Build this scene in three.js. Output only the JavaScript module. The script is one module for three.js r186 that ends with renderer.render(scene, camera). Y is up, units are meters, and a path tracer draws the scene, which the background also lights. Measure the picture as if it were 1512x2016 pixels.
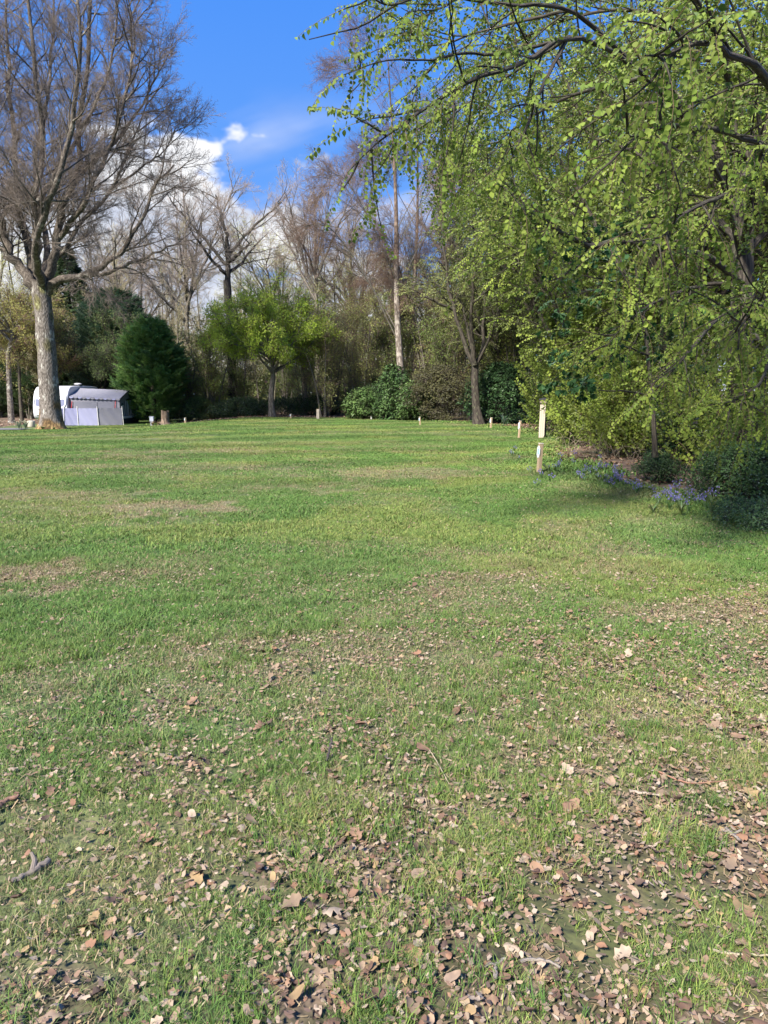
import * as THREE from 'three';
import { RoundedBoxGeometry } from 'three/addons/geometries/RoundedBoxGeometry.js';
import { mergeGeometries } from 'three/addons/utils/BufferGeometryUtils.js';

// ---------------------------------------------------------------- camera, sky, sun, exposure
const scene = new THREE.Scene();
const EYE = 1.55, PITCH = Math.atan(233 / 1467), FOCAL = 1467;
const camera = new THREE.PerspectiveCamera(2 * Math.atan(1008 / FOCAL) * 180 / Math.PI, 0.75, 0.05, 1500);
camera.position.set(0, EYE, 0);
camera.rotation.x = -PITCH;
const renderer = new THREE.WebGLRenderer({ antialias: true });
renderer.setSize(768, 1024);
renderer.toneMapping = THREE.LinearToneMapping;
renderer.toneMappingExposure = 2.55;
renderer.shadowMap.enabled = true;

const V = (x, y, z) => new THREE.Vector3(x, y, z);
const lerp = (a, b, t) => a + (b - a) * t;
const clamp = (x, a = 0, b = 1) => Math.min(b, Math.max(a, x));
const ss = (a, b, x) => { const t = clamp((x - a) / (b - a)); return t * t * (3 - 2 * t); };
function rngOf(seed) {
  let s = (seed * 2654435761) >>> 0;
  const r = () => { s = (s + 0x6d2b79f5) | 0; let t = Math.imul(s ^ (s >>> 15), 1 | s); t = (t + Math.imul(t ^ (t >>> 7), 61 | t)) ^ t; return ((t ^ (t >>> 14)) >>> 0) / 4294967296; };
  r.in = (a, b) => a + (b - a) * r();
  r.sg = (a = 1) => (r() * 2 - 1) * a;
  return r;
}
const h2 = (x, y) => { let n = Math.imul(x, 374761393) + Math.imul(y, 668265263) | 0; n = Math.imul(n ^ (n >>> 13), 1274126177); return ((n ^ (n >>> 16)) >>> 0) / 4294967296; };
function vn(x, y) { const ix = Math.floor(x), iy = Math.floor(y), fx = x - ix, fy = y - iy, u = fx * fx * (3 - 2 * fx), v = fy * fy * (3 - 2 * fy); return lerp(lerp(h2(ix, iy), h2(ix + 1, iy), u), lerp(h2(ix, iy + 1), h2(ix + 1, iy + 1), u), v); }
function fbm(x, y, o = 4) { let a = 0.5, s = 0, n = 0; for (let i = 0; i < o; i++) { s += a * vn(x, y); n += a; a *= 0.5; x = x * 2.03 + 17.3; y = y * 2.03 - 9.1; } return s / n; }
function vnp(x, y, p, q) { const ix = Math.floor(x), iy = Math.floor(y), fx = x - ix, fy = y - iy, u = fx * fx * (3 - 2 * fx), v = fy * fy * (3 - 2 * fy), m = (k) => ((k % p) + p) % p, w = (k) => ((k % q) + q) % q; return lerp(lerp(h2(m(ix), w(iy)), h2(m(ix + 1), w(iy)), u), lerp(h2(m(ix), w(iy + 1)), h2(m(ix + 1), w(iy + 1)), u), v); }

{ // the sky: clear blue, a bank of white cumulus low down, thin streaks above it
  const W = 4096, H = 2048, data = new Float32Array(W * H * 4);
  const n3 = (x, y, z) => { const iz = Math.floor(z), f = z - iz, u = f * f * (3 - 2 * f); return lerp(vn(x + iz * 37.7, y + iz * 11.3), vn(x + (iz + 1) * 37.7, y + (iz + 1) * 11.3), u); };
  const f3 = (x, y, z, o) => { let a = 0.5, s = 0, n = 0; for (let i = 0; i < o; i++) { s += a * n3(x, y, z); n += a; a *= 0.52; x = x * 2.1 + 5.2; y = y * 2.1 + 1.7; z = z * 2.1 - 3.1; } return s / n; };
  for (let r = 0; r < H; r++) {
    const up = ((r + 0.5) / H - 0.5) * Math.PI, y = Math.sin(up), el = Math.max(0, up * 180 / Math.PI);
    for (let c = 0; c < W; c++) {
      const az = ((c + 0.5) / W - 0.5) * 2 * Math.PI, x = Math.cos(az) * Math.cos(up), z = Math.sin(az) * Math.cos(up);
      const t = Math.pow(clamp(el / 36), 0.6);
      const blue = [lerp(0.115, 0.015, t), lerp(0.225, 0.1, t), lerp(0.41, 0.375, t)];
      let cloud = 0, shade = 0, wisp = 0;
      if (el < 70 && up > -0.01) {
        const n = el > 32 ? 0 : f3(x * 4.2 + 20, y * 7.5 + 3, z * 4.2 + 7, 7), big = f3(x * 1.6 + 9, 2.5, z * 1.6 + 4, 2);
        const top = 9.6 + (big - 0.5) * 12 - x * 22;                       // the bank stands higher to the left
        cloud = ss(0.50, 0.545, n + (top - el) * 0.024 - 0.03);
        if (el > 26) cloud = Math.max(cloud, 0.9 * ss(0.585, 0.66, f3(x * 2.4 + 40, y * 3.5, z * 2.4 - 8, 5)) * ss(26, 40, el) * ss(-0.55, -0.2, z));
        shade = f3(x * 7.3 - 11, y * 15 + 2, z * 7.3 + 31, 5);
        const str = el > 21 ? 0 : f3((x + y * 0.9) * 2.2 + 3, (y - x * 0.35) * 13 + 8, z * 2.2, 5);
        wisp = 0.34 * ss(0.54, 0.74, str) * ss(21, 16.5, el) * ss(9, 13, el);
      }
      const sh = ss(0.35, 0.62, shade), cl = [lerp(0.60, 0.98, sh), lerp(0.65, 0.99, sh), lerp(0.78, 1.02, sh)], k = Math.max(cloud, wisp);
      for (let j = 0; j < 3; j++) data[(r * W + c) * 4 + j] = lerp(blue[j], cl[j] * 0.43, k);
      data[(r * W + c) * 4 + 3] = 1;
    }
  }
  const sky = new THREE.DataTexture(data, W, H, THREE.RGBAFormat, THREE.FloatType);
  sky.mapping = THREE.EquirectangularReflectionMapping; sky.magFilter = THREE.LinearFilter; sky.minFilter = THREE.LinearFilter; sky.needsUpdate = true;
  scene.background = sky; scene.environment = sky;
}
const sun = new THREE.DirectionalLight(new THREE.Color().setRGB(1, 0.93, 0.82), 4.3);
sun.position.set(-44, 65, 32); sun.target.position.set(-4, 0, -26);
sun.castShadow = true; sun.shadow.radius = 14; sun.shadow.mapSize.set(4096, 4096);
Object.assign(sun.shadow.camera, { left: -70, right: 70, top: 70, bottom: -70, near: 1, far: 220 });
scene.add(sun, sun.target);

// ---------------------------------------------------------------- helpers
const C = Math.cos(PITCH), S = Math.sin(PITCH);
// the point of the place that stands d metres ahead and is seen at photo pixel (px, py)
function at(px, py, d) { const t = (1008 - py) / FOCAL, Y = d * (t * C - S) / (C + t * S), w = -Y * S + d * C; return V((px - 756) / FOCAL * w, EYE + Y, -d); }
const groundDist = (py, h = 0) => { const t = (1008 - py) / FOCAL; return (h - EYE) * (C + t * S) / (t * C - S); };
function project(p) { const Y = p.y - EYE, d = -p.z, w = -Y * S + d * C, v = Y * C + d * S; return [756 + FOCAL * p.x / w, 1008 - FOCAL * v / w, w]; }
function height(x, d) { return -0.5 * ss(-8, -16, x) * ss(22, 48, d) + (vn(x * 0.5 + 40, d * 0.5) - 0.5) * 0.05 * ss(4, 9, d) + (vn(x * 2.1, d * 2.1 + 9) - 0.5) * 0.018 + 0.5 * ss(6.5, 16, x) * ss(6, 14, d) + 0.9 * ss(60, 130, d); }
function onGround(px, d, lift = 0) { const h0 = -0.2, w = (EYE - h0) * S + d * C, x = (px - 756) / FOCAL * w; return V(x, height(x, d) + lift, -d); }
const used = new Map();
function numbered(n) { const k = used.get(n) || 0; used.set(n, k + 1); return k ? n + '_' + String(k).padStart(3, '0') : n; }
function tag(o, label, category, group) { o.userData.label = label; o.userData.category = category; if (group) o.userData.group = group; return o; }
function thing(name, label, category, pos, turn = 0, group) { const o = new THREE.Group(); o.name = numbered(name); o.position.copy(pos); o.rotation.y = turn; tag(o, label, category, group); scene.add(o); return o; }
function part(parent, name, geo, mat, kind) { const m = new THREE.Mesh(geo, mat); m.name = name; m.castShadow = m.receiveShadow = true; if (kind) m.userData.kind = kind; parent.add(m); return m; }
const rgb = (r, g, b) => new THREE.Color().setRGB(r, g, b);
function noiseTex(w, h, fn, srgb = true) {
  const d = new Uint8Array(w * h * 4), o = [0, 0, 0];
  for (let y = 0; y < h; y++) for (let x = 0; x < w; x++) { fn(x / w, y / h, o, x, y); const i = (y * w + x) * 4; for (let c = 0; c < 3; c++) { const v = clamp(o[c]); d[i + c] = 255 * (srgb ? (v <= 0.0031308 ? v * 12.92 : 1.055 * Math.pow(v, 1 / 2.4) - 0.055) : v); } d[i + 3] = 255; }
  const t = new THREE.DataTexture(d, w, h); t.wrapS = t.wrapT = THREE.RepeatWrapping; t.magFilter = THREE.LinearFilter; t.minFilter = THREE.LinearMipmapLinearFilter; t.generateMipmaps = true;
  if (srgb) t.colorSpace = THREE.SRGBColorSpace; t.needsUpdate = true; return t;
}
const pf = (u, v, p, q, o = 4) => { let a = 0.5, s = 0, n = 0; for (let i = 0; i < o; i++) { const m = 1 << i; s += a * vnp(u * p * m, v * q * m, p * m, q * m); n += a; a *= 0.5; } return s / n; };

class MB { // collects tubes and leaves into one geometry
  constructor(colored) { this.p = []; this.n = []; this.u = []; this.c = colored ? [] : null; this.i = []; }
  v(x, y, z, nx, ny, nz, u, w, c) { this.p.push(x, y, z); this.n.push(nx, ny, nz); this.u.push(u, w); if (this.c) { const k = c || [1, 1, 1]; this.c.push(k[0], k[1], k[2]); } return this.p.length / 3 - 1; }
  tube(pts, rad, sides, col, bump) {
    const n = pts.length; let up = Math.abs(pts[1].y - pts[0].y) > 0.8 * pts[1].distanceTo(pts[0]) ? V(1, 0, 0) : V(0, 1, 0), len = 0;
    const t = V(), a = V(), b = V(), start = this.p.length / 3, round = Math.max(1, Math.round(2 * Math.PI * rad[0]));
    for (let k = 0; k < n; k++) {
      t.subVectors(pts[Math.min(n - 1, k + 1)], pts[Math.max(0, k - 1)]).normalize();
      a.copy(up).addScaledVector(t, -up.dot(t)).normalize(); b.crossVectors(t, a); up.copy(a);
      if (k) len += pts[k].distanceTo(pts[k - 1]);
      for (let s = 0; s <= sides; s++) {
        const g = s / sides * Math.PI * 2, cs = Math.cos(g), sn = Math.sin(g), nx = a.x * cs + b.x * sn, ny = a.y * cs + b.y * sn, nz = a.z * cs + b.z * sn;
        const r = rad[k] * (bump ? bump(s % sides / sides, len, k) : 1), c = typeof col === 'function' ? col(s / sides, len, pts[k]) : col;
        this.v(pts[k].x + nx * r, pts[k].y + ny * r, pts[k].z + nz * r, nx, ny, nz, s / sides * round, len, c);
      }
    }
    for (let k = 0; k < n - 1; k++) for (let s = 0; s < sides; s++) { const q = start + k * (sides + 1) + s, w = q + sides + 1; this.i.push(q, q + 1, w, q + 1, w + 1, w); }
    return this;
  }
  leaf(p, dir, nor, L, W, fold = 0.25, detail = 1, col, bend = 0) { // a leaf blade folded along its midrib
    const side = V().crossVectors(dir, nor).normalize(), up = V().crossVectors(side, dir).normalize();
    const q = (l, w, h) => { const o = V().copy(p).addScaledVector(dir, l * L).addScaledVector(side, w * W).addScaledVector(up, h * W - bend * l * l * L); return this.v(o.x, o.y, o.z, up.x, up.y, up.z, w + 0.5, l, col); };
    if (detail === 0) { const A = q(0, 0, 0), B = q(0.42, -0.5, fold), T = q(1, 0, 0), D = q(0.42, 0.5, fold); this.i.push(A, T, B, A, D, T); return this; }
    const o = [[0, 0], [0.14, 0.3], [0.36, 0.5], [0.6, 0.44], [0.82, 0.22]], m = [0, 0.14, 0.36, 0.6, 0.82].map((l) => q(l, 0, 0)), T = q(1, 0, 0);
    for (const sg of [-1, 1]) {
      const e = o.map(([l, w], k) => (k ? q(l, sg * w, fold * w * 2) : m[0]));
      const tri = (x, y, z) => (sg < 0 ? this.i.push(x, y, z) : this.i.push(x, z, y));
      for (let k = 0; k < 4; k++) { if (k) tri(m[k], m[k + 1], e[k]); tri(e[k], m[k + 1], e[k + 1]); }
      tri(m[4], T, e[4]);
    }
    return this;
  }
  geo(smooth) {
    const g = new THREE.BufferGeometry();
    g.setAttribute('position', new THREE.Float32BufferAttribute(this.p, 3)); g.setAttribute('normal', new THREE.Float32BufferAttribute(this.n, 3)); g.setAttribute('uv', new THREE.Float32BufferAttribute(this.u, 2));
    if (this.c) g.setAttribute('color', new THREE.Float32BufferAttribute(this.c, 3));
    g.setIndex(this.i); if (smooth) g.computeVertexNormals(); return g;
  }
}
const _q = new THREE.Quaternion(), _m = new THREE.Matrix4();
// places: {p, d (local +Y goes there), up (local +Z leans there), s, c}
function basis(pl, out = new THREE.Matrix4()) {
  const y = pl.d, z = V().copy(pl.up || V(0, 0, 1)); z.addScaledVector(y, -z.dot(y)); if (z.lengthSq() < 1e-4) z.set(y.y, y.z, y.x).addScaledVector(y, -(y.x * y.y + y.y * y.z + y.z * y.x)); z.normalize();
  const x = V().crossVectors(y, z); return out.makeBasis(x, y, z).scale(V(pl.s, pl.s, pl.s)).setPosition(pl.p);
}
function scatter(parent, name, geo, mat, places, label) {
  const m = new THREE.InstancedMesh(geo, mat, places.length); m.name = name; m.userData.kind = 'stuff'; m.castShadow = m.receiveShadow = true;
  places.forEach((pl, k) => { m.setMatrixAt(k, pl.m || basis(pl, _m)); if (pl.c) m.setColorAt(k, pl.c); });
  if (label) m.userData.label = label;
  parent.add(m); return m;
}
const mix = (a, b, t, j = 0) => rgb(lerp(a[0], b[0], t) * (1 + j), lerp(a[1], b[1], t) * (1 + j), lerp(a[2], b[2], t) * (1 + j));

// ---------------------------------------------------------------- materials
function barkMat(base, dark, pale, su, sv, bump, lichen = 0) {
  const t = noiseTex(512, 512, (u, v, o) => {
    const a = pf(u, v, su, sv, 4), b = pf(u + 0.37, v + 0.11, 6, 6, 4), c = pf(u + 0.7, v, 24, 24, 2), k = ss(0.3, 0.7, a), l = lichen * ss(0.56, 0.66, b) * ss(0.35, 0.6, c);
    for (let j = 0; j < 3; j++) o[j] = lerp(lerp(dark[j], base[j], k), pale[j], l) * lerp(0.82, 1.18, c);
  });
  const h = noiseTex(256, 256, (u, v, o) => { o[0] = o[1] = o[2] = pf(u, v, su, sv, 4); }, false);
  return new THREE.MeshStandardMaterial({ map: t, bumpMap: h, bumpScale: bump, roughness: 0.95, vertexColors: true });
}
const M = {};
M.greyBark = barkMat([0.22, 0.195, 0.17], [0.09, 0.076, 0.064], [0.36, 0.35, 0.31], 40, 26, 0.03, 1); M.greyBark.map.repeat.set(0.4, 0.4); M.greyBark.bumpMap.repeat.set(0.4, 0.4);
M.darkBark = barkMat([0.085, 0.072, 0.056], [0.028, 0.022, 0.018], [0.13, 0.14, 0.08], 20, 6, 0.02, 0.7);
M.brownBark = barkMat([0.22, 0.195, 0.165], [0.085, 0.072, 0.06], [0.26, 0.265, 0.17], 20, 6, 0.02, 0.7);
M.birchBark = barkMat([0.48, 0.44, 0.40], [0.20, 0.17, 0.15], [0.6, 0.57, 0.52], 7, 11, 0.006, 0.6); M.birchBark.map.repeat.set(1, 0.5);
M.stumpBark = barkMat([0.26, 0.19, 0.135], [0.085, 0.06, 0.045], [0.36, 0.31, 0.24], 18, 5, 0.03, 0.6);
M.twig = new THREE.MeshStandardMaterial({ color: 0xffffff, roughness: 0.9, vertexColors: true });
M.leaf = new THREE.MeshPhysicalMaterial({ color: 0xffffff, roughness: 0.95, transmission: 0.48, thickness: 0, vertexColors: true, specularIntensity: 0.35 });
M.leafSmooth = new THREE.MeshPhysicalMaterial({ color: 0xffffff, roughness: 0.95, transmission: 0.45, thickness: 0, specularIntensity: 0.4 });
M.gloss = new THREE.MeshPhysicalMaterial({ color: 0xffffff, roughness: 0.5, vertexColors: true, specularIntensity: 0.45 });
M.grass = new THREE.MeshStandardMaterial({ color: 0xffffff, roughness: 0.8, vertexColors: true });
M.dead = new THREE.MeshStandardMaterial({ color: 0xffffff, roughness: 0.85, vertexColors: true });
const WHITE = [1, 1, 1];

// ---------------------------------------------------------------- the ground
const EDGE = [[-6, 14], [5, 10], [8, 7.0], [9.5, 5.4], [11, 4.6], [13, 4.2], [16, 4.2], [19, 4.35], [22, 5.1], [26, 6.5], [32, 6.5], [38, 5.7], [42, 4.3], [46, 1.8], [48.5, -1], [49.2, -13.2], [50, -14.5], [62, -15.5]];
function edgeX(d) { for (let k = 1; k < EDGE.length; k++) if (d < EDGE[k][0]) return lerp(EDGE[k - 1][1], EDGE[k][1], (d - EDGE[k - 1][0]) / (EDGE[k][0] - EDGE[k - 1][0])); return -16; }
function lawnness(x, d) { const n = (fbm(x * 1.3, d * 1.3, 3) - 0.5) * 1.5 * (d < 24 ? 1 : 0.7); let e = edgeX(d) - x + n; if (x < -17) e = Math.min(e, 58 - d, (45.5 - d) * (x < -24 ? 1 : 0) + (x < -24 ? 0 : 9)); return ss(-0.35, 0.45, e); }
const DRY = [[-2.9, 9.9, 0.95, 0.75, 1], [-2.8, 6.2, 0.9, 0.55, 0.95], [-5, 11.2, 1.6, 0.8, 0.75], [0.2, 14.5, 1.6, 1.2, 0.75], [-1.0, 12.4, 1.2, 0.8, 0.7], [2.1, 6.6, 0.8, 0.4, 0.6], [2.4, 5.0, 1.0, 0.35, 0.7], [0.9, 5.6, 0.6, 0.4, 0.5], [-5.6, 20.5, 2.4, 0.8, 0.6], [-2.6, 24, 3, 0.9, 0.55], [-0.5, 30, 3.5, 1.2, 0.6], [3, 31, 1.5, 1, 0.5], [-9, 26, 2.5, 0.8, 0.5], [-0.9, 3.9, 0.5, 0.3, 0.5], [-4, 16, 2.2, 0.7, 0.55]];
function look(x, d) { // what grows: dry thatch, lushness, yellow moss, litter (0..1 each)
  const n1 = fbm(x * 0.9 + 31, d * 0.9 + 7, 4), n2 = fbm(x * 3.1 - 4, d * 3.1 + 12, 4), n3 = fbm(x * 0.33 + 2, d * 0.33 + 55, 3);
  let dry = 0.35 * ss(0.5, 0.72, n1) + 0.2 * ss(0.5, 0.7, n3);
  for (const [a, b, rx, rd, k] of DRY) { const q = ((x - a) / rx) ** 2 + ((d - b) / rd) ** 2; if (q < 4) dry = Math.max(dry, k * 0.88 * ss(1.8, 0.1, q + (n2 - 0.5) * 5 + (n1 - 0.5) * 2.5)); }
  const stripe = Math.sin((d * 0.62 - x * 0.36 + 1.3 * Math.sin(x * 0.12)) * Math.PI * 2 / 2.2), band = ss(10, 18, d);
  dry = clamp(dry + 0.17 * band * ss(0.55, 0.95, stripe * 0.5 + 0.5) * ss(0.38, 0.58, n3 + n1 * 0.3));
  const moss = ss(0.48, 0.68, fbm(x * 0.6 + 71, d * 0.6 + 3, 3)), lush = ss(0.42, 0.66, fbm(x * 1.7 + 13, d * 1.7 + 43, 4));
  const litter = clamp(ss(4.6, 1.7, d + (n1 - 0.5) * 4 - x * 0.5) * (0.55 + 0.9 * (n2 - 0.3)) + 0.2 * ss(8, 3.5, d - x * 0.7) * ss(0.48, 0.62, n2));
  return { dry, moss, lush, litter, stripe: stripe * band, n1, n2 };
}
{
  const R = [], A = 180; let r = 0.6; while (r < 420) { R.push(r); r *= r < 60 ? 1.028 : 1.09; }
  const p = [0, height(0, 0), 0], uv = [0.5, 4 / 64], idx = [];
  for (const q of R) for (let a = 0; a < A; a++) { const g = a / A * Math.PI * 2, x = Math.sin(g) * q, d = Math.cos(g) * q; p.push(x, height(x, d), -d); uv.push(clamp((x + 32) / 64, 0.002, 0.998), clamp((d + 4) / 64, 0.002, 0.998)); }
  for (let a = 0; a < A; a++) idx.push(0, 1 + a, 1 + (a + 1) % A);
  for (let k = 0; k < R.length - 1; k++) for (let a = 0; a < A; a++) { const b = (a + 1) % A, i0 = 1 + k * A, i1 = i0 + A; idx.push(i0 + a, i1 + a, i1 + b, i0 + a, i1 + b, i0 + b); }
  for (let k = 0; k < idx.length; k += 3) { const t = idx[k + 1]; idx[k + 1] = idx[k + 2]; idx[k + 2] = t; }
  const g = new THREE.BufferGeometry(); g.setAttribute('position', new THREE.Float32BufferAttribute(p, 3)); g.setAttribute('uv', new THREE.Float32BufferAttribute(uv, 2)); g.setIndex(idx); g.computeVertexNormals();
  if (g.attributes.normal.getY(5) < 0) { const ix = g.index.array; for (let k = 0; k < ix.length; k += 3) { const t = ix[k]; ix[k] = ix[k + 1]; ix[k + 1] = t; } g.computeVertexNormals(); }
  const map = noiseTex(2048, 2048, (u, v, o, px, py) => {
    const x = u * 64 - 32, d = v * 64 - 4, L = lawnness(x, d), f = h2(px, py), f2 = vn(px * 0.35, py * 0.35), k = look(x, d);
    const gr = [lerp(0.066, 0.095, k.moss), lerp(0.13, 0.145, k.moss), lerp(0.024, 0.026, k.moss)], st = [0.2, 0.165, 0.095], so = [0.075, 0.054, 0.038], li = [0.20, 0.135, 0.10], wf = [0.115, 0.075, 0.052];
    const tv = 1 + 0.18 * k.stripe;
    for (let j = 0; j < 3; j++) {
      let c = lerp(gr[j] * tv * lerp(0.8, 1.15, k.lush), st[j], k.dry * 0.75);
      c = lerp(c, so[j], clamp(k.litter * 1.2 + 0.35 * ss(0.4, 0.6, k.n2)) * 0.75);
      c = lerp(c, li[j], k.litter * ss(0.45, 0.8, f2) * 0.6);
      const w = lerp(wf[j], lerp(li[j], gr[j] * 0.7, ss(0.55, 0.7, k.n1)), ss(0.4, 0.75, f2));
      o[j] = lerp(w, c, L) * lerp(0.72, 1.28, f * 0.6 + f2 * 0.4);
    }
  });
  map.wrapS = map.wrapT = THREE.ClampToEdgeWrapping;
  const bump = noiseTex(512, 512, (u, v, o) => { o[0] = o[1] = o[2] = pf(u, v, 32, 32, 4); }, false); bump.repeat.set(40, 40);
  const m = new THREE.Mesh(g, new THREE.MeshStandardMaterial({ map, bumpMap: bump, bumpScale: 0.025, roughness: 1 }));
  m.name = 'ground'; m.userData = { kind: 'structure', label: 'mown lawn running into brown woodland floor', category: 'ground' }; m.receiveShadow = true; scene.add(m);
}
{ // the tarmac drive at the far left
  const pts = [[-60, 40.6], [-30, 40.0], [-22.5, 39.6], [-19.7, 40.2], [-19.2, 41.2], [-19.8, 42.2], [-23, 43.2], [-30, 44.0], [-60, 45.4]];
  const mid = [[-60, 43], [-30, 42], [-22.5, 41.4], [-19.9, 41.2]], P = [], idx = [];
  const put = ([x, d], h) => { P.push(x, h ?? height(x, d) + 0.05, -d); return P.length / 3 - 1; };
  const lo = [[-60, 40.6], [-45, 40.3], [-30, 40], [-26, 39.8], [-22.5, 39.6], [-20.6, 39.9], [-19.7, 40.4]], hi = [[-60, 45.4], [-45, 44.6], [-30, 44], [-26, 43.6], [-22.5, 43], [-20.6, 42.4], [-19.7, 41.8]];
  for (let k = 0; k < lo.length; k++) for (let j = 0; j <= 6; j++) put([lerp(lo[k][0], hi[k][0], j / 6), lerp(lo[k][1], hi[k][1], j / 6)]);
  for (let k = 0; k < lo.length - 1; k++) for (let j = 0; j < 6; j++) { const a = k * 7 + j; idx.push(a, a + 7, a + 1, a + 7, a + 8, a + 1); }
  const g = new THREE.BufferGeometry(); g.setAttribute('position', new THREE.Float32BufferAttribute(P, 3)); g.setAttribute('uv', new THREE.Float32BufferAttribute(P.length / 3 * 2 ? P.filter((_, k) => k % 3 !== 1) : [], 2)); g.setIndex(idx); g.computeVertexNormals();
  const t = noiseTex(256, 256, (u, v, o) => { const n = pf(u, v, 64, 64, 3) * 0.5 + pf(u, v, 6, 6, 2) * 0.5; o[0] = lerp(0.11, 0.21, n); o[1] = o[0]; o[2] = o[0] * 1.06; });
  const m = new THREE.Mesh(g, new THREE.MeshStandardMaterial({ map: t, roughness: 0.85 })); m.name = 'road'; m.userData = { kind: 'structure', label: 'grey tarmac drive at the lawn edge', category: 'road' }; m.receiveShadow = true; scene.add(m);
}

// ---------------------------------------------------------------- grass
function grassPatch(seed, n, rad, hA, hB, w, flop) {
  const r = rngOf(seed), b = new MB(true);
  for (let k = 0; k < n; k++) {
    const a = r() * 6.283, q = Math.sqrt(r()) * rad, x = Math.cos(a) * q, z = Math.sin(a) * q, h = r.in(hA, hB), la = r() * 6.283, le = h * r.in(0.15, flop), ww = w * r.in(0.6, 1.1), sx = -Math.sin(la + r.sg(0.7)) * ww, sz = Math.cos(la + r.sg(0.7)) * ww;
    const t = r(), c = t < 0.55 ? [1, 1, 1] : t < 0.76 ? [1.3, 1.18, 0.9] : t < 0.92 ? [1.9, 1.25, 2.0] : [0.6, 0.72, 0.7], cx = Math.cos(la), cz = Math.sin(la);
    const v = (f, up, s) => b.v(x + cx * le * f + sx * s, h * up, z + cz * le * f + sz * s, cx * -0.35, 0.85, cz * -0.35, 0, 0, c);
    const a0 = v(-0.05, -0.1, -1), a1 = v(-0.05, -0.1, 1), b0 = v(0.3, 0.62, -0.8), b1 = v(0.3, 0.62, 0.8), t0 = v(1, 0.94, 0);
    b.i.push(a0, b0, a1, a1, b0, b1, b0, t0, b1);
  }
  return b.geo(true);
}
const LUSH = [0.08, 0.168, 0.03], MEAD = [0.158, 0.215, 0.048], DRYG = [0.25, 0.215, 0.12];
{
  const bands = [ // d0, d1, density per m2, patch radius, blade count, heights, half width
    [0.7, 3.2, 950, 0.06, 34, 0.016, 0.058, 0.0014], [3.2, 7, 520, 0.085, 36, 0.015, 0.046, 0.0019], [7, 14, 240, 0.13, 42, 0.012, 0.036, 0.003], [14, 28, 100, 0.22, 50, 0.01, 0.03, 0.0055], [28, 58, 32, 0.4, 60, 0.01, 0.028, 0.01]];
  const grass = new THREE.Group(); grass.name = 'lawn_grass'; grass.userData = { kind: 'stuff', label: 'short mown grass of the lawn', category: 'grass' }; scene.add(grass);
  bands.forEach(([d0, d1, den, rad, n, hA, hB, w], bi) => {
    const r = rngOf(100 + bi), kinds = [0, 1, 2].map((k) => grassPatch(500 + bi * 10 + k, n, rad, hA, hB, w, 2.0)), lists = [[], [], []];
    const half = (d) => 0.58 * d + 2.2, area = (d1 - d0) * (half(d0) + half(d1)), N = Math.round(area * den);
    for (let k = 0; k < N; k++) {
      const d = Math.sqrt(r.in(d0 * d0, d1 * d1)), x = r.sg(half(d)); if (x < -19.4 && d > 39.4) continue;
      const L = lawnness(x, d); if (r() > L * 1.15 - 0.05) continue;
      const q = look(x, d), gap = ss(0.44, 0.6, fbm(x * 5 + 3, d * 5 + 1, 3));
      const bare = clamp(Math.max(ss(6.5, 2, d) * (0.34 + 0.5 * q.litter) * (1.5 - gap), q.dry * 0.45)); if (r() < bare) continue;
      const c = mix(LUSH, MEAD, clamp(q.moss * 0.8 + r.sg(0.25)), r.sg(0.22) + 0.2 * q.stripe - 0.12 * (q.lush - 0.5));
      const dd = clamp(q.dry * 1.1 + r.sg(0.15)); c.lerp(rgb(...DRYG), dd * dd * 0.85);
      const verge = ss(1.5, 0.2, edgeX(d) - x) * (d > 9 ? 1 : 0);
      const s = r.in(0.75, 1.25) * (0.8 + 0.5 * gap * q.lush) * (1 + verge * 1.3) * (1 - 0.35 * q.dry);
      lists[k % 3].push({ p: V(x, height(x, d), -d), d: V(0, 1, 0), up: V(r.sg(), 0, r.sg()), s, c });
    }
    kinds.forEach((g, k) => scatter(grass, 'grass_patch', g, M.grass, lists[k]));
  });
  { // dead straw and clippings lying flat between the blades
    const r = rngOf(88), g = [0, 1].map((k) => { const q = rngOf(850 + k), m = new MB(true); for (let j = 0; j < 26; j++) { const a = q() * 6.283, e = Math.sqrt(q()) * 0.09, x = Math.cos(a) * e, z = Math.sin(a) * e, t = q() * 6.283, L = q.in(0.01, 0.028), w = q.in(0.0008, 0.0017), y0 = q.in(0.002, 0.02), y1 = q.in(0.002, 0.024), cx = Math.cos(t), cz = Math.sin(t), cc = q() < 0.3 ? [0.6, 0.5, 0.42] : q() < 0.5 ? [1.2, 1.15, 1.1] : [1, 0.92, 0.8], v0 = m.v(x - cz * w, y0, z + cx * w, 0, 1, 0, 0, 0, cc), v1 = m.v(x + cz * w, y0, z - cx * w, 0, 1, 0, 0, 0, cc), v2 = m.v(x + cx * L + cz * w, y1, z + cz * L - cx * w, 0, 1, 0, 0, 0, cc), v3 = m.v(x + cx * L - cz * w, y1, z + cz * L + cx * w, 0, 1, 0, 0, 0, cc); m.i.push(v0, v1, v2, v0, v2, v3); } return m.geo(true); }), lists = [[], []];
    for (let k = 0; k < 60000; k++) { const d = k % 3 ? Math.sqrt(r.in(0.8, 60)) : Math.sqrt(r.in(60, 500)), x = r.sg(0.56 * d + 1.4), q = look(x, d); if (r() > 0.03 + q.dry * 0.3 + q.litter * 0.06) continue; if (lawnness(x, d) < 0.5) continue; lists[k % 2].push({ p: V(x, height(x, d), -d), d: V(0, 1, 0), up: V(r.sg(), 0, r.sg()), s: (0.9 + 0.05 * d) * r.in(0.7, 1.3), c: mix([0.2, 0.15, 0.09], [0.31, 0.26, 0.17], r(), r.sg(0.2)) }); }
    g.forEach((q, k) => scatter(grass, 'thatch', q, M.grass, lists[k]));
  }
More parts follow.
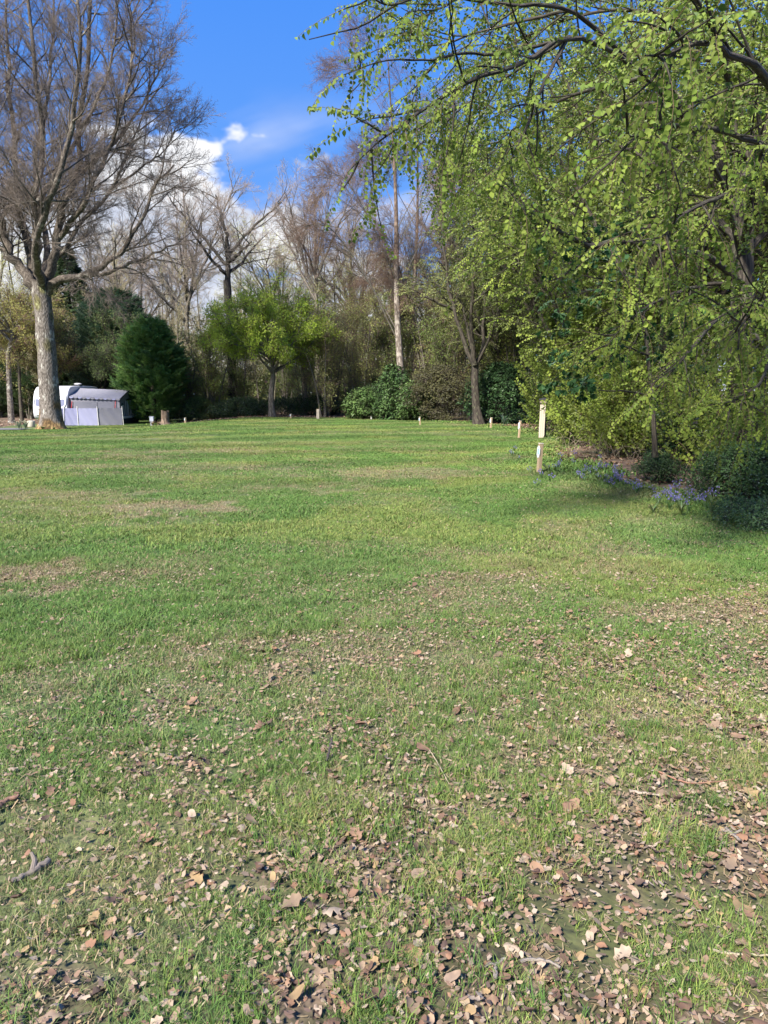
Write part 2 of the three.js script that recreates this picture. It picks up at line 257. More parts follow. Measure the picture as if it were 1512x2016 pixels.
  // brighter, longer tufts that stand out near the camera
  const r = rngOf(77), geos = [0, 1, 2].map((k) => grassPatch(700 + k, 34, 0.045, 0.035, 0.08, 0.0016, 1.2)), lists = [[], [], []];
  for (let k = 0; k < 5200; k++) { const d = Math.sqrt(k % 2 ? r.in(0.8, 90) : r.in(0.8, 24)), x = r.sg(0.56 * d + 1); if (fbm(x * 1.4 + 5, d * 1.4 + 2, 3) < 0.47) continue; if (lawnness(x, d) < 0.8) continue; lists[k % 3].push({ p: V(x, height(x, d) - 0.004, -d), d: V(r.sg(0.1), 1, r.sg(0.1)).normalize(), up: V(r.sg(), 0, r.sg()), s: r.in(0.6, 1.05), c: mix([0.055, 0.125, 0.02], [0.125, 0.2, 0.035], r()) }); }
  geos.forEach((g, k) => scatter(grass, 'grass_tuft', g, M.grass, lists[k]));
}

// ---------------------------------------------------------------- fallen leaves and sticks
function deadLeaf(seed, lobed) {
  const r = rngOf(seed), b = new MB(true), n = lobed ? 16 : 11, cu = r.in(0.4, 1.6) * (r() < 0.3 ? -1 : 1), cv = r.sg(0.9), tw = r.sg(1.3), P = [];
  for (let k = 0; k < n; k++) {
    const a = k / n * Math.PI * 2, v = -Math.cos(a) * 0.5 + 0.5; let w = Math.sin(a) * 0.32 * (lobed ? (k % 2 ? 1.15 : 0.68) : r.in(0.7, 1.12)); if (!lobed) w *= r.in(0.8, 1.2);
    P.push([w, v]);
  }
  const bendAt = (x, y) => V(x, cu * x * x * 1.6 + cv * (y - 0.5) ** 2 + tw * x * (y - 0.5) + 0.05 * Math.sin(y * 9 + seed) * (0.4 + 3 * Math.abs(x)) + 0.02, y - 0.5);
  const q = (x, y, c) => { const p = bendAt(x, y); return b.v(p.x, p.y, p.z, 0, 1, 0, x, y, c); };
  const mids = [0.12, 0.37, 0.63, 0.88].map((y) => q(0, y, [0.82, 0.82, 0.82])), edge = P.map(([x, y]) => q(x, y, r() < 0.3 ? [0.8, 0.76, 0.72] : [1.05, 1.03, 1]));
  const near = (y) => mids[clamp(Math.floor(y * 4), 0, 3)];
  for (let k = 0; k < n; k++) { const e0 = edge[k], e1 = edge[(k + 1) % n], m0 = near(P[k][1]), m1 = near(P[(k + 1) % n][1]); b.i.push(m0, e0, e1); if (m0 !== m1) b.i.push(m0, e1, m1); }
  b.tube([bendAt(0, 0), bendAt(0.01, -0.14), bendAt(0.03, -0.26)], [0.012, 0.01, 0.008], 3, [0.7, 0.6, 0.5]);
  return b.geo(true);
}
const DEADG = []; for (let k = 0; k < 7; k++) DEADG.push(deadLeaf(40 + k, true)); for (let k = 0; k < 4; k++) DEADG.push(deadLeaf(60 + k, false));
const DEADC = [[0.25, 0.155, 0.1], [0.19, 0.11, 0.072], [0.13, 0.075, 0.05], [0.3, 0.215, 0.15], [0.37, 0.29, 0.215], [0.21, 0.15, 0.1], [0.095, 0.06, 0.045], [0.24, 0.13, 0.078], [0.29, 0.2, 0.1]];
function shard(seed) { const r = rngOf(seed), b = new MB(true), n = 5, c = b.v(0, r.in(0.05, 0.2), 0, 0, 1, 0, 0, 0); for (let k = 0; k < n; k++) { const a = k / n * 6.283, q = r.in(0.25, 0.6); b.v(Math.cos(a) * q, r.in(0, 0.25), Math.sin(a) * q * (0.35 + 0.12 * (seed % 5)), 0, 1, 0, 0, 0); } for (let k = 0; k < n; k++) b.i.push(c, c + 1 + k, c + 1 + (k + 1) % n); return b.geo(true); }
const SHARDS = [1, 2, 3, 4, 5].map((k) => shard(900 + k));
const DEADM = DEADC.map((c) => new THREE.MeshStandardMaterial({ color: rgb(...c), roughness: 0.85, vertexColors: true }));
{
  const r = rngOf(4242), all = [];
  const place = (x, d, s, lift) => { const p = V(x, height(x, d) + lift, -d), up = V(r.sg(0.55), 1, r.sg(0.55)).normalize(), f = V(r.sg(), 0, r.sg()); const z = f.addScaledVector(up, -f.dot(up)).normalize(), xx = V().crossVectors(up, z); return new THREE.Matrix4().makeBasis(xx, up, z).scale(V(s, s, s)).setPosition(p); };
  for (let k = 0; k < 32000; k++) {
    const d = r() < 0.72 ? Math.sqrt(r.in(0.9, 36)) : Math.sqrt(r.in(1, 160)), x = r.sg(0.56 * d + 1.2), q = look(x, d); if (r() > 0.012 + q.litter * 0.9) continue;
    const big = r(); all.push({ x, d, s: big < 0.07 ? r.in(0.046, 0.07) : r.in(0.018, 0.04), k: Math.floor(r() * DEADG.length), ci: Math.floor(r() * DEADC.length) });
  }
  for (let k = 0; k < 26000; k++) { // the litter below the trees on the right
    const d = r.in(7, 44), x = r.in(2, 15); if (lawnness(x, d) > r() * 0.9) continue; if (x > 0.56 * d + 1.5) continue; if (vn(x * 0.9, d * 0.9) < 0.3) continue;
    all.push({ x, d, s: r.in(0.05, 0.1), k: Math.floor(r() * DEADG.length), ci: Math.floor(r() * DEADC.length) });
  }
  for (let k = 0; k < 3500; k++) { const d = r.in(47, 66), x = r.in(-14, 3); if (lawnness(x, d) > r()) continue; all.push({ x, d, s: r.in(0.1, 0.18), k: k % 11, ci: k % 9 }); }
  for (let k = 0; k < 1500; k++) { const d = r.in(43, 58), x = r.in(-34, -23.6); all.push({ x, d, s: r.in(0.1, 0.18), k: k % 11, ci: k % 5 }); }
  for (const l of all) { l.m = place(l.x, l.d, l.s, l.d < 12 ? r.in(0.008, 0.03) : 0.03); const [u, v, w] = project(V(l.x, 0, -l.d)); l.size = u > 15 && u < 1497 && v > 0 && v < 2005 ? l.s / w : 0; }
  all.sort((a, b) => b.size - a.size);
  for (const l of all.slice(0, 290)) {
    const m = new THREE.Mesh(DEADG[l.k], DEADM[l.ci]); m.name = numbered('dead_leaf'); l.m.decompose(m.position, m.quaternion, m.scale); m.castShadow = m.receiveShadow = true;
    tag(m, 'curled dry brown leaf lying in the foreground grass', 'dead leaf', 'dry leaves in the foreground grass'); scene.add(m);
  }
  const rest = all.slice(290), litter = new THREE.Group(); litter.name = 'leaf_litter'; litter.userData = { kind: 'stuff', label: 'small brown leaf litter over lawn and woodland floor', category: 'leaf litter' }; scene.add(litter);
  DEADG.forEach((g, k) => scatter(litter, 'fallen_leaves', g, M.dead, rest.filter((l) => l.k === k).map((l) => ({ m: l.m, c: mix(DEADC[l.ci], DEADC[l.ci], 0, r.sg(0.2)) }))));
  const bits = SHARDS.map(() => []);
  for (let k = 0; k < 170000; k++) { const d = r() < 0.65 ? Math.sqrt(r.in(0.9, 40)) : Math.sqrt(r.in(16, 260)), x = r.sg(0.56 * d + 1.2), q = look(x, d); if (r() > 0.07 + q.litter + q.dry * 0.25) continue; if (lawnness(x, d) < 0.5) continue; bits[k % 5].push({ m: place(x, d, r.in(0.01, 0.032) * (d > 6 ? 1.2 : 1), r.in(0.008, 0.026)), c: mix(DEADC[Math.floor(r() * 9)], [0.36, 0.29, 0.21], r() * 0.5) }); }
  SHARDS.forEach((g, k) => scatter(litter, 'leaf_fragments', g, M.dead, bits[k]));
}
const stickMat = (c) => new THREE.MeshStandardMaterial({ color: rgb(...c), roughness: 0.9, bumpMap: M.brownBark.bumpMap, bumpScale: 0.004 });
function stick(name, label, pix, r0, r1, color, side) {
  const pts = pix.map(([x, y, l = 0]) => { const d = groundDist(y), p = onGround(x, d); p.x = at(x, y, d).x; p.y = height(p.x, d) + r0 + 0.018 + l; return p; }), base = pts[0].clone();
  const curve = new THREE.CatmullRomCurve3(pts.map((p) => p.clone().sub(base))), n = 14, mat = stickMat(color), r = rngOf(pix[0][0] + 3), pl = curve.getPoints(n), b = new MB(true);
  pl.forEach((p) => p.add(V(r.sg(r0 * 0.5), r.sg(r0 * 0.3), r.sg(r0 * 0.5)))); b.tube(pl, pl.map((_, k) => lerp(r0, r1, k / n) * r.in(0.82, 1.18)), 7, WHITE);
  for (const [e, q] of [[0, 1], [n, -1]]) { const c = pl[e], s = e * 8; const k = b.v(c.x, c.y, c.z, 0, 0, 1, 0, 0); for (let j = 0; j < 7; j++) q > 0 ? b.i.push(k, s + j + 1, s + j) : b.i.push(k, s + j, s + j + 1); }
  if (!side) { const m = new THREE.Mesh(b.geo(), mat); m.name = numbered(name); m.position.copy(base); m.castShadow = m.receiveShadow = true; scene.add(m); return tag(m, label, 'stick', 'sticks fallen on the grass'); }
  const g = thing(name, label, 'stick', base, 0, 'sticks fallen on the grass'); part(g, 'stem', b.geo(), mat);
  for (const [t, pts2] of side) { const s0 = curve.getPoint(t), q = pts2.map(([x, y, l = 0]) => { const d = groundDist(y), p = at(x, y, d); p.y = height(p.x, d) + r0 + 0.02 + l; return p.sub(base); }); const b2 = new MB(true); b2.tube([s0, ...q], [r1, ...q.map((_, k) => r1 * (0.8 - 0.3 * k))], 6, WHITE); part(g, 'side_twig', b2.geo(), mat); }
  return g;
}
stick('fallen_stick', 'thick reddish bark stick at the left edge of the foreground', [[-14, 1606], [10, 1594], [38, 1582]], 0.013, 0.007, [0.23, 0.13, 0.09]);
stick('fallen_stick', 'grey weathered stick lying in leaf litter at lower left', [[24, 1746], [55, 1732], [97, 1704]], 0.008, 0.011, [0.2, 0.165, 0.135], [[0.62, [[70, 1712, 0.01], [64, 1702, 0.02]]]]);
stick('fallen_stick', 'pale curved stick in the leaves at bottom right of centre', [[1024, 1904], [1052, 1900], [1082, 1904], [1102, 1916]], 0.005, 0.0035, [0.3, 0.255, 0.21]);
stick('fallen_stick', 'short forked grey stick left of the pale curved one', [[974, 1938], [978, 1912], [994, 1898]], 0.006, 0.004, [0.33, 0.28, 0.24], [[0.5, [[964, 1914, 0.005], [954, 1918]]]]);
stick('fallen_stick', 'long thin reddish twig on the right side of the lawn', [[1288, 1524], [1316, 1538], [1352, 1550], [1410, 1546], [1462, 1538]], 0.0045, 0.0025, [0.35, 0.18, 0.12]);
stick('fallen_stick', 'straight pale twig just below the long reddish twig', [[1238, 1570], [1270, 1575], [1298, 1579]], 0.006, 0.004, [0.40, 0.33, 0.26]);
stick('fallen_stick', 'dark upright-lying stub of branch at right foreground', [[1310, 1678], [1318, 1650], [1330, 1624]], 0.007, 0.005, [0.13, 0.09, 0.075]);
stick('fallen_stick', 'small pale forked twig near the right foreground edge', [[1428, 1644], [1442, 1656], [1456, 1668]], 0.006, 0.005, [0.27, 0.23, 0.2], [[0.5, [[1458, 1652, 0.01]]]]);
stick('dry_grass_stem', 'long pale dry stem at the bottom right edge', [[1402, 1884], [1446, 1892], [1530, 1894]], 0.004, 0.003, [0.47, 0.40, 0.27]);
stick('dry_grass_stem', 'thin straw stem slanting in the middle foreground', [[846, 1498, 0.03], [862, 1520, 0.02], [884, 1552]], 0.0022, 0.0016, [0.50, 0.42, 0.28]);
stick('fallen_stick', 'short black stick standing out of grass in mid foreground', [[643, 1512, 0.01], [650, 1494, 0.03], [654, 1482, 0.05]], 0.006, 0.004, [0.07, 0.055, 0.05]);
stick('fallen_stick', 'thin dark twig beside big leaves right of centre', [[762, 1672], [786, 1664], [812, 1654]], 0.004, 0.003, [0.16, 0.11, 0.09]);
stick('fallen_stick', 'slender brown twig among grass above the pale forked twig', [[1162, 1528], [1182, 1538], [1200, 1548]], 0.004, 0.003, [0.26, 0.18, 0.13]);

// ---------------------------------------------------------------- twigs, sprays and trees
function wander(r, start, dir, len, n, wig, up = 0) { const pts = [start.clone()], d = dir.clone().normalize(), p = start.clone(); for (let k = 0; k < n; k++) { d.x += r.sg(wig); d.y += r.sg(wig) + up; d.z += r.sg(wig); d.normalize(); p.addScaledVector(d, len / n); pts.push(p.clone()); } return pts; }
const taper = (pts, a, b) => pts.map((_, k) => lerp(a, b, k / (pts.length - 1)));
function aside(r, d, angle) { const o = V(r.sg(), r.sg(), r.sg()); o.addScaledVector(d, -o.dot(d)).normalize(); return d.clone().multiplyScalar(Math.cos(angle)).addScaledVector(o, Math.sin(angle)).normalize(); }
function bareSpray(seed, { n = 11, sub = 3, r0 = 0.012, up = 0.06, ang = [0.4, 0.9], side = 0.5, buds = 0, weep = 0 } = {}) {
  const r = rngOf(seed), b = new MB(true), main = wander(r, V(0, 0, 0), V(0, 1, 0), 1, 6, 0.09, 0), c1 = [1, 1, 1], c2 = [1.15, 1.05, 1];
  b.tube(main, taper(main, r0, r0 * 0.35), 3, c1);
  for (let k = 0; k < n; k++) {
    const t = lerp(0.12, 0.98, (k + r()) / n), i = Math.min(5, Math.floor(t * 6)), s = main[i].clone().lerp(main[i + 1], t * 6 - i), d = aside(r, main[i + 1].clone().sub(main[i]).normalize(), r.in(...ang)), L = side * r.in(0.6, 1.2) * (1.15 - 0.6 * t), tw = wander(r, s, d, L, 4, 0.12, up);
    b.tube(tw, taper(tw, r0 * 0.5, r0 * 0.26), 3, c2);
    for (let j = 0; j < sub; j++) { const q = tw[1 + Math.floor(r() * 3)], e = aside(r, d, r.in(0.4, 1)), t2 = wander(r, q, e, L * r.in(0.3, 0.6), 2, 0.14, up - weep); b.tube(t2, taper(t2, r0 * 0.32, r0 * 0.2), 3, c2); if (buds) { const ep = t2[2]; for (let m = 0; m < buds; m++) b.leaf(ep.clone().add(V(r.sg(0.03), r.sg(0.03), r.sg(0.03))), aside(r, e, r.in(0.2, 1.2)), V(r.sg(), r.sg(), r.sg()), r.in(0.03, 0.06), 0.03, 0.3, 0, [1.7, 1.9, 0.9]); } }
  }
  return b.geo();
}
// a leafy twig along +Y with leaves hanging a little below it (local +Z is up); gives the leaf places back as well
function leafSprayData(seed, { n = 9, leafL = 0.065, leafW = 0.05, len = 0.38, droop = 0.6, spread = 0.9 }) {
  const r = rngOf(seed), main = [], d = V(0, 1, 0), p = V(0, 0, 0), leaves = [];
  main.push(p.clone()); for (let k = 0; k < 6; k++) { d.add(V((k % 2 ? 1 : -1) * 0.16 + r.sg(0.1), 0, -0.09 + r.sg(0.06))).normalize(); p.addScaledVector(d, len / 6); main.push(p.clone()); }
  for (let k = 0; k < n; k++) {
    const t = clamp(lerp(0.08, 1, (k + 0.6 * r()) / (n - 1))), i = Math.min(5, Math.floor(t * 6)), s = main[i].clone().lerp(main[i + 1], clamp(t * 6 - i)), sd = k % 2 ? 1 : -1;
    const dir = V(sd * spread * r.in(0.6, 1.1), r.in(0.25, 0.8), -droop * r.in(0.4, 1.5)).normalize(), nor = V(r.sg(0.5), r.sg(0.35) + droop * 0.4, 1).normalize(), L = leafL * r.in(0.5, 1.35);
    leaves.push({ s, dir, nor, L, W: leafW * L / leafL, pet: s.clone().addScaledVector(dir, 0.2 * L) });
  }
  return { main, leaves, r };
}
const TW = [0.75, 0.4, 1.1];
function leafSpray(seed, o = {}) {
  const { main, leaves } = leafSprayData(seed, o), b = new MB(true), tr = o.twig || 0.0028;
  b.tube(main, taper(main, tr, tr * 0.5), 3, TW);
  leaves.forEach((l) => b.leaf(l.pet, l.dir, l.nor, l.L, l.W, 0.22, o.detail ?? 0, WHITE, 0.15));
  return b.geo();
}
function clump(seed, { n = 40, R = 0.3, leafL = 0.07, leafW = 0.05, flat = 0.6, up = 0.2, detail = 0, shell = 0.3 }) { // a tuft of leaves round short shoots
  const r = rngOf(seed), b = new MB(true);
  for (let k = 0; k < 5; k++) { const t = wander(r, V(0, -R * 0.6, 0), V(r.sg(), 0.9, r.sg()), R * 1.3, 3, 0.15); b.tube(t, taper(t, R * 0.022, R * 0.008), 3, TW); }
  for (let k = 0; k < n; k++) { const o = V(r.sg(), r.sg(), r.sg()); if (o.lengthSq() > 1 || o.lengthSq() < shell * shell) { k--; continue; } const dir = V(o.x + r.sg(0.8), o.y * 0.4 + up + r.sg(0.5), o.z + r.sg(0.8)).normalize(); b.leaf(V(o.x * R, o.y * R * flat, o.z * R), dir, V(r.sg(0.6), 1, r.sg(0.6)).normalize(), leafL * r.in(0.6, 1.2), leafW * r.in(0.6, 1.2), 0.25, detail, WHITE, 0.2); }
  return b.geo();
}
function frond(seed, { n = 13, w = 0.3, needle = 0.05 } = {}) { // a flat conifer frond along +Y, one metre long
  const r = rngOf(seed), b = new MB(true), ax = wander(r, V(0, 0, 0), V(0, 1, 0.15), 1, 5, 0.05, 0);
  b.tube(ax, taper(ax, 0.012, 0.004), 3, [0.9, 0.5, 0.7]);
  for (let k = 0; k < n; k++) for (const sd of [-1, 1]) {
    const t = (k + r()) / n, i = Math.min(4, Math.floor(t * 5)), s = ax[i].clone().lerp(ax[i + 1], t * 5 - i), L = w * (1.1 - 0.75 * t) * r.in(0.7, 1.2), dir = V(sd, 0.75, r.sg(0.35)).normalize();
    for (let j = 0; j < 4; j++) { const q = s.clone().addScaledVector(dir, L * j / 4); b.leaf(q, dir.clone().add(V(r.sg(0.55), r.sg(0.4), r.sg(0.5))).normalize(), V(r.sg(0.5), r.sg(0.5), 1), L * 0.55, needle * 1.5, 0.2, 0, WHITE); }
  }
  return b.geo();
}
const lenOf = (pts) => { let s = 0; for (let k = 1; k < pts.length; k++) s += pts[k].distanceTo(pts[k - 1]); return s; };
function along(pts, t) { const f = clamp(t, 0, 0.9999) * (pts.length - 1), i = Math.floor(f), a = pts[i], b = pts[i + 1]; return [a.clone().lerp(b, f - i), b.clone().sub(a).normalize()]; }
const smooth = (pts, n, r, j) => { const c = new THREE.CatmullRomCurve3(pts, false, 'centripetal').getPoints(n); c.forEach((p, k) => { if (k && k < n) p.add(V(r.sg(j), r.sg(j), r.sg(j))); }); return c; };
// o.trunk: {pts, rad}; o.limbs: [{pts, r, end}]; o.sub: levels of branching; o.spray: {geos, mat, step, s:[a,b], tint(r,p), name}
function growTree(o) {
  const r = rngOf(o.seed), root = thing(o.name, o.label, o.category || 'tree', o.pos, 0, o.group), col = o.barkColor || WHITE;
  const tb = new MB(true), T = smooth(o.trunk.pts, o.trunk.seg || 24, r, 0), nT = T.length, tr = T.map((_, k) => { const f = k / (nT - 1) * (o.trunk.rad.length - 1), i = Math.min(o.trunk.rad.length - 2, Math.floor(f)); return lerp(o.trunk.rad[i], o.trunk.rad[i + 1], f - i); });
  const ns = o.seed * 3.7;
  tb.tube(T, tr, o.trunk.sides || 14, o.trunk.color || col, (u, l) => 1 + 0.16 * (vn(Math.cos(u * 6.283) * 1.6 + ns, l * 1.1 + Math.sin(u * 6.283) * 1.6) - 0.5) + (o.trunk.flare ? o.trunk.flare * Math.exp(-l / 0.28) * (0.5 + 0.7 * Math.abs(Math.sin(u * 6.283 * 2.5 + ns))) : 0));
  const trunk = part(root, 'trunk', tb.geo(true), o.bark);
  const ends = [], bb = new MB(true); let lists = o.spray.geos.map(() => []);
  const subs = [];
  for (const l of o.limbs) {
    const pts = smooth(l.pts, l.n || 16, r, l.r * (l.wob ?? 0.45)), b = new MB(true);
    b.tube(pts, taper(pts, l.r, l.end ?? l.r * 0.18).map((x) => x * r.in(0.93, 1.07)), l.r > 0.12 ? 9 : 6, col);
    part(root, l.name || 'limb', b.geo(), o.limbBark || o.bark); subs.push({ pts, r: l.r, lv: 0, t0: l.t0 ?? 0.25, k: l.k ?? 1 });
  }
  if (o.trunkSub) subs.push({ pts: T.slice(Math.floor(nT * o.trunkSub[0])), r: tr[Math.floor(nT * o.trunkSub[0])] * 0.5, lv: 0, t0: 0, k: o.trunkSub[1] });
  while (subs.length) {
    const s = subs.pop(), S2 = o.sub[s.lv], L = lenOf(s.pts);
    if (!S2) { ends.push(s); continue; }
    const n = Math.max(1, Math.round(S2.per * L * s.k * r.in(0.8, 1.2)));
    for (let k = 0; k < n; k++) {
      const t = lerp(s.t0, 0.99, (k + r()) / n), [p, d] = along(s.pts, t), e = aside(r, d, r.in(...S2.ang)); e.y += S2.lift ?? 0; if (S2.bias) e.add(S2.bias); e.normalize();
      const len = Math.min(S2.max, lerp(S2.len[0], S2.len[1], r()) * (1.1 - (S2.fall ?? 0.5) * t)), q = wander(r, p, e, len, S2.n || 5, S2.wig ?? 0.1, S2.up ?? 0), r0 = Math.min(S2.r, s.r * lerp(0.6, 0.3, t));
      bb.tube(q, taper(q, r0, Math.max(0.004, r0 * 0.3)), s.lv ? 4 : 5, col); subs.push({ pts: q, r: r0, lv: s.lv + 1, t0: 0.15, k: 1 });
    }
    if (S2.tip !== false) ends.push({ pts: s.pts.slice(Math.floor(s.pts.length * 0.6)), r: s.r * 0.3 });
  }
  if (bb.i.length) part(root, 'branches', bb.geo(), o.bark, 'stuff');
  const sp = o.spray, UP = V(0, 0, 1);
  for (const e of ends) {
    const L = lenOf(e.pts), n = Math.max(1, Math.round(L / sp.step));
    for (let k = 0; k < n; k++) {
      const [p, d] = along(e.pts, lerp(sp.t0 ?? 0.2, 1, (k + r()) / n)), q = k === n - 1 ? d.clone() : aside(r, d, r.in(...(sp.ang || [0.3, 0.9]))); q.y += sp.lift || 0; q.normalize();
      if (sp.keep && !sp.keep(p.clone().add(o.pos), r)) continue;
      lists[Math.floor(r() * lists.length)].push({ p, d: q, up: sp.level ? V(r.sg(0.35), 1, r.sg(0.35)) : V(r.sg(), r.sg(), r.sg()), s: r.in(...sp.s), c: sp.tint(r, p) });
    }
  }
  if (sp.single) leavesApart(root, sp, lists, o.pos); else sp.geos.forEach((g, k) => lists[k].length && scatter(root, 'crown', g, sp.mat, lists[k]));
  root.userData.n = undefined; delete root.userData.n;
  return root;
}
// the leaves of a near tree one by one: those that show largest are meshes of their own
function leavesApart(root, sp, lists, pos) {
  const leaves = [], W = V(), twigs = sp.data.map((d) => { const b = new MB(true); b.tube(d.main, taper(d.main, 0.003, 0.0015), 3, [1, 0.85, 0.7]); return b.geo(); });
  lists.forEach((list, k) => {
    scatter(root, 'twigs', twigs[k], M.twigGreen, list.map((l) => ({ ...l, c: rgb(0.12, 0.1, 0.06) })));
    for (const l of list) { const m = basis(l); for (const f of sp.data[k].leaves) { const side = V().crossVectors(f.dir, f.nor).normalize(), up = V().crossVectors(side, f.dir).normalize(), q = new THREE.Matrix4().makeBasis(side, f.dir, up).scale(V(f.W, f.L, f.L)).setPosition(f.pet).premultiply(m); leaves.push({ m: q, c: l.c, L: f.L * l.s, j: (leaves.length * 7) % 3 }); } }
  });
  for (const l of leaves) { W.setFromMatrixPosition(l.m).add(pos); const [u, v, w] = project(W); l.size = u > 10 && u < 1502 && v > 5 && v < 2000 && w > 0.5 ? l.L / w : 0; }
  leaves.sort((a, b) => b.size - a.size);
  const tones = sp.tones.map((c) => { const m = M.leafSmooth.clone(); m.color = rgb(...c); return m; });
  leaves.slice(0, 290).forEach((l, k) => { const m = part(root, 'leaf', sp.blades[l.j], tones[k % tones.length]); m.matrixAutoUpdate = false; m.matrix.copy(l.m); l.m.decompose(m.position, m.quaternion, m.scale); m.matrixAutoUpdate = true; });
  const rest = leaves.slice(290); sp.blades.forEach((g, j) => scatter(root, 'crown', g, M.leafSmooth, rest.filter((l) => l.j === j)));
}
M.twigGreen = new THREE.MeshStandardMaterial({ color: 0xffffff, roughness: 0.85, vertexColors: true });
const local = (base, list, d, shift = 0) => list.map(([x, y, dz = 0]) => at(x + shift, y, d + dz).sub(base));

// sprays that the trees share
const BARE = [1, 2, 3].map((k) => bareSpray(k, {}));
const BUDDED = [4, 5, 6].map((k) => bareSpray(k, { n: 10, sub: 3, buds: 2 }));
const WEEP = [7, 8, 9].map((k) => bareSpray(k, { n: 12, sub: 3, up: -0.05, weep: 0.12, r0: 0.009, side: 0.55 }));
const LEAFY = [11, 12, 13, 14].map((k) => leafSpray(k, { n: 11, leafL: 0.075, leafW: 0.058, len: 0.45, twig: 0.003 }));
const LEAFYBIG = [15, 16, 17].map((k) => leafSpray(k, { n: 12, leafL: 0.095, leafW: 0.07, len: 0.6, twig: 0.004, spread: 1.1 }));
const TUFT = [21, 22, 23].map((k) => clump(k, { n: 52, R: 0.44, leafL: 0.14, leafW: 0.085 }));
const FINE = [24, 25, 26].map((k) => clump(k, { n: 36, R: 0.55, leafL: 0.115, leafW: 0.07, flat: 0.85, shell: 0.1 }));
const LAUREL = [27, 28, 29].map((k) => clump(k, { n: 34, R: 0.34, leafL: 0.17, leafW: 0.075, flat: 0.8, up: 0.1, shell: 0.35 }));
const FROND = [31, 32, 33].map((k) => frond(k));
const twigTint = (a, b) => (r) => mix(a, b, r(), r.sg(0.15));
const PURPLE = twigTint([0.25, 0.22, 0.19], [0.35, 0.305, 0.26]), OLIVE = twigTint([0.28, 0.27, 0.17], [0.36, 0.345, 0.21]);

{ // the great bare tree on the left
  const D = 42.5, base = onGround(102, D), P = (l) => local(base, l, D, 8), k = D / FOCAL;
  const trunkPts = P([[94, 846], [91, 800], [87, 740], [83, 680], [78, 620], [72, 575], [68, 555]]);
  const mossAt = (u, l, p) => { const n = vn(u * 9 + 3, p.y * 2.2), m = ss(0.48, 0.56, n - (p.y - 1.0) * 0.34); const side = ss(0.52, 0.6, vn(u * 7 + 30, p.y * 1.3 + 4)) * ss(3, 5, p.y); return [lerp(lerp(1, 0.92, m), 0.8, side), lerp(lerp(1, 0.66, m), 0.82, side), lerp(lerp(1, 0.32, m), 0.42, side)]; };
  const L = [
    [[[68, 575], [44, 545], [14, 505], [-2, 455], [-22, 380], [-40, 200], [-60, 0], [-70, -160]], 0.34], [[[70, 562, 0.3], [52, 520, 1], [42, 465, 1.5], [25, 380, 2], [15, 250, 2], [5, 100, 3], [0, -80, 3]], 0.28],
    [[[72, 560, -0.2], [63, 510, -1], [66, 450, -1.4], [60, 380, -2], [75, 290, -2], [60, 150, -3], [50, 0, -3], [45, -160, -3]], 0.25], [[[76, 560], [97, 528, 0], [107, 470, 0], [112, 415, 0], [140, 350], [150, 250], [165, 120], [175, -40], [180, -160]], 0.28],
    [[[78, 565, 0.3], [95, 520, 1], [120, 490, 1.4], [160, 430, 2], [215, 370, 2.4], [250, 290, 2.6], [285, 190, 3]], 0.17], [[[78, 585], [108, 552, -0.3], [160, 541, -0.5], [200, 522, -0.7], [232, 490, -1], [270, 430, -1], [292, 372, -1], [335, 325, -1]], 0.23],
    [[[160, 541, -0.5], [200, 538, -0.8], [236, 524, -1], [282, 505, -1.4], [335, 482, -2], [380, 470, -2]], 0.13], [[[108, 470], [150, 410, -1], [190, 330, -1.6], [230, 220, -2], [252, 100, -2], [240, -40, -2]], 0.16],
    [[[74, 560, -0.3], [62, 500, -3], [90, 400, -5], [130, 250, -6], [150, 80, -7], [140, -80, -7]], 0.22], [[[72, 560, 0.3], [85, 480, 3], [60, 350, 5], [90, 150, 6], [100, -60, 6]], 0.22],
    [[[64, 400, -2], [110, 330, -2], [165, 230, -2], [213, 110, -2], [222, -20, -2]], 0.14], [[[140, 350], [195, 300, 1], [250, 240, 2], [300, 150, 2], [310, 100, 2]], 0.12], [[[-15, 400], [-60, 300], [-110, 200], [-130, 50]], 0.18], [[[14, 505], [-30, 470], [-90, 440], [-150, 400]], 0.16], [[[215, 370, 2.4], [270, 330, 2], [320, 290, 2], [338, 250, 2]], 0.08]];
  growTree({
    name: 'bare_tree', label: 'great leafless tree with thick lichened trunk standing in front of the caravan', seed: 5, pos: base, bark: M.greyBark, barkColor: [0.72, 0.68, 0.64],
    trunk: { pts: trunkPts, rad: [25 * k, 19.5 * k, 18 * k, 17.5 * k, 17 * k, 17 * k, 15 * k], seg: 44, sides: 26, flare: 0.28, color: mossAt },
    limbs: L.map(([p, r]) => ({ pts: P(p), r, n: 20, t0: 0.2 })),
    sub: [{ per: 1.5, len: [2.2, 4.6], max: 4.6, ang: [0.45, 1.05], r: 0.05, n: 8, wig: 0.15, up: 0.03, fall: 0.6 }, { per: 2.1, len: [0.8, 2.0], max: 2, ang: [0.4, 1.05], r: 0.02, n: 5, wig: 0.18, up: 0.025 }],
    spray: { geos: BARE, mat: M.twig, step: 0.34, s: [0.5, 1.1], tint: twigTint([0.13, 0.115, 0.103], [0.19, 0.165, 0.145]), ang: [0.2, 0.9], lift: 0.08 },
  });
}
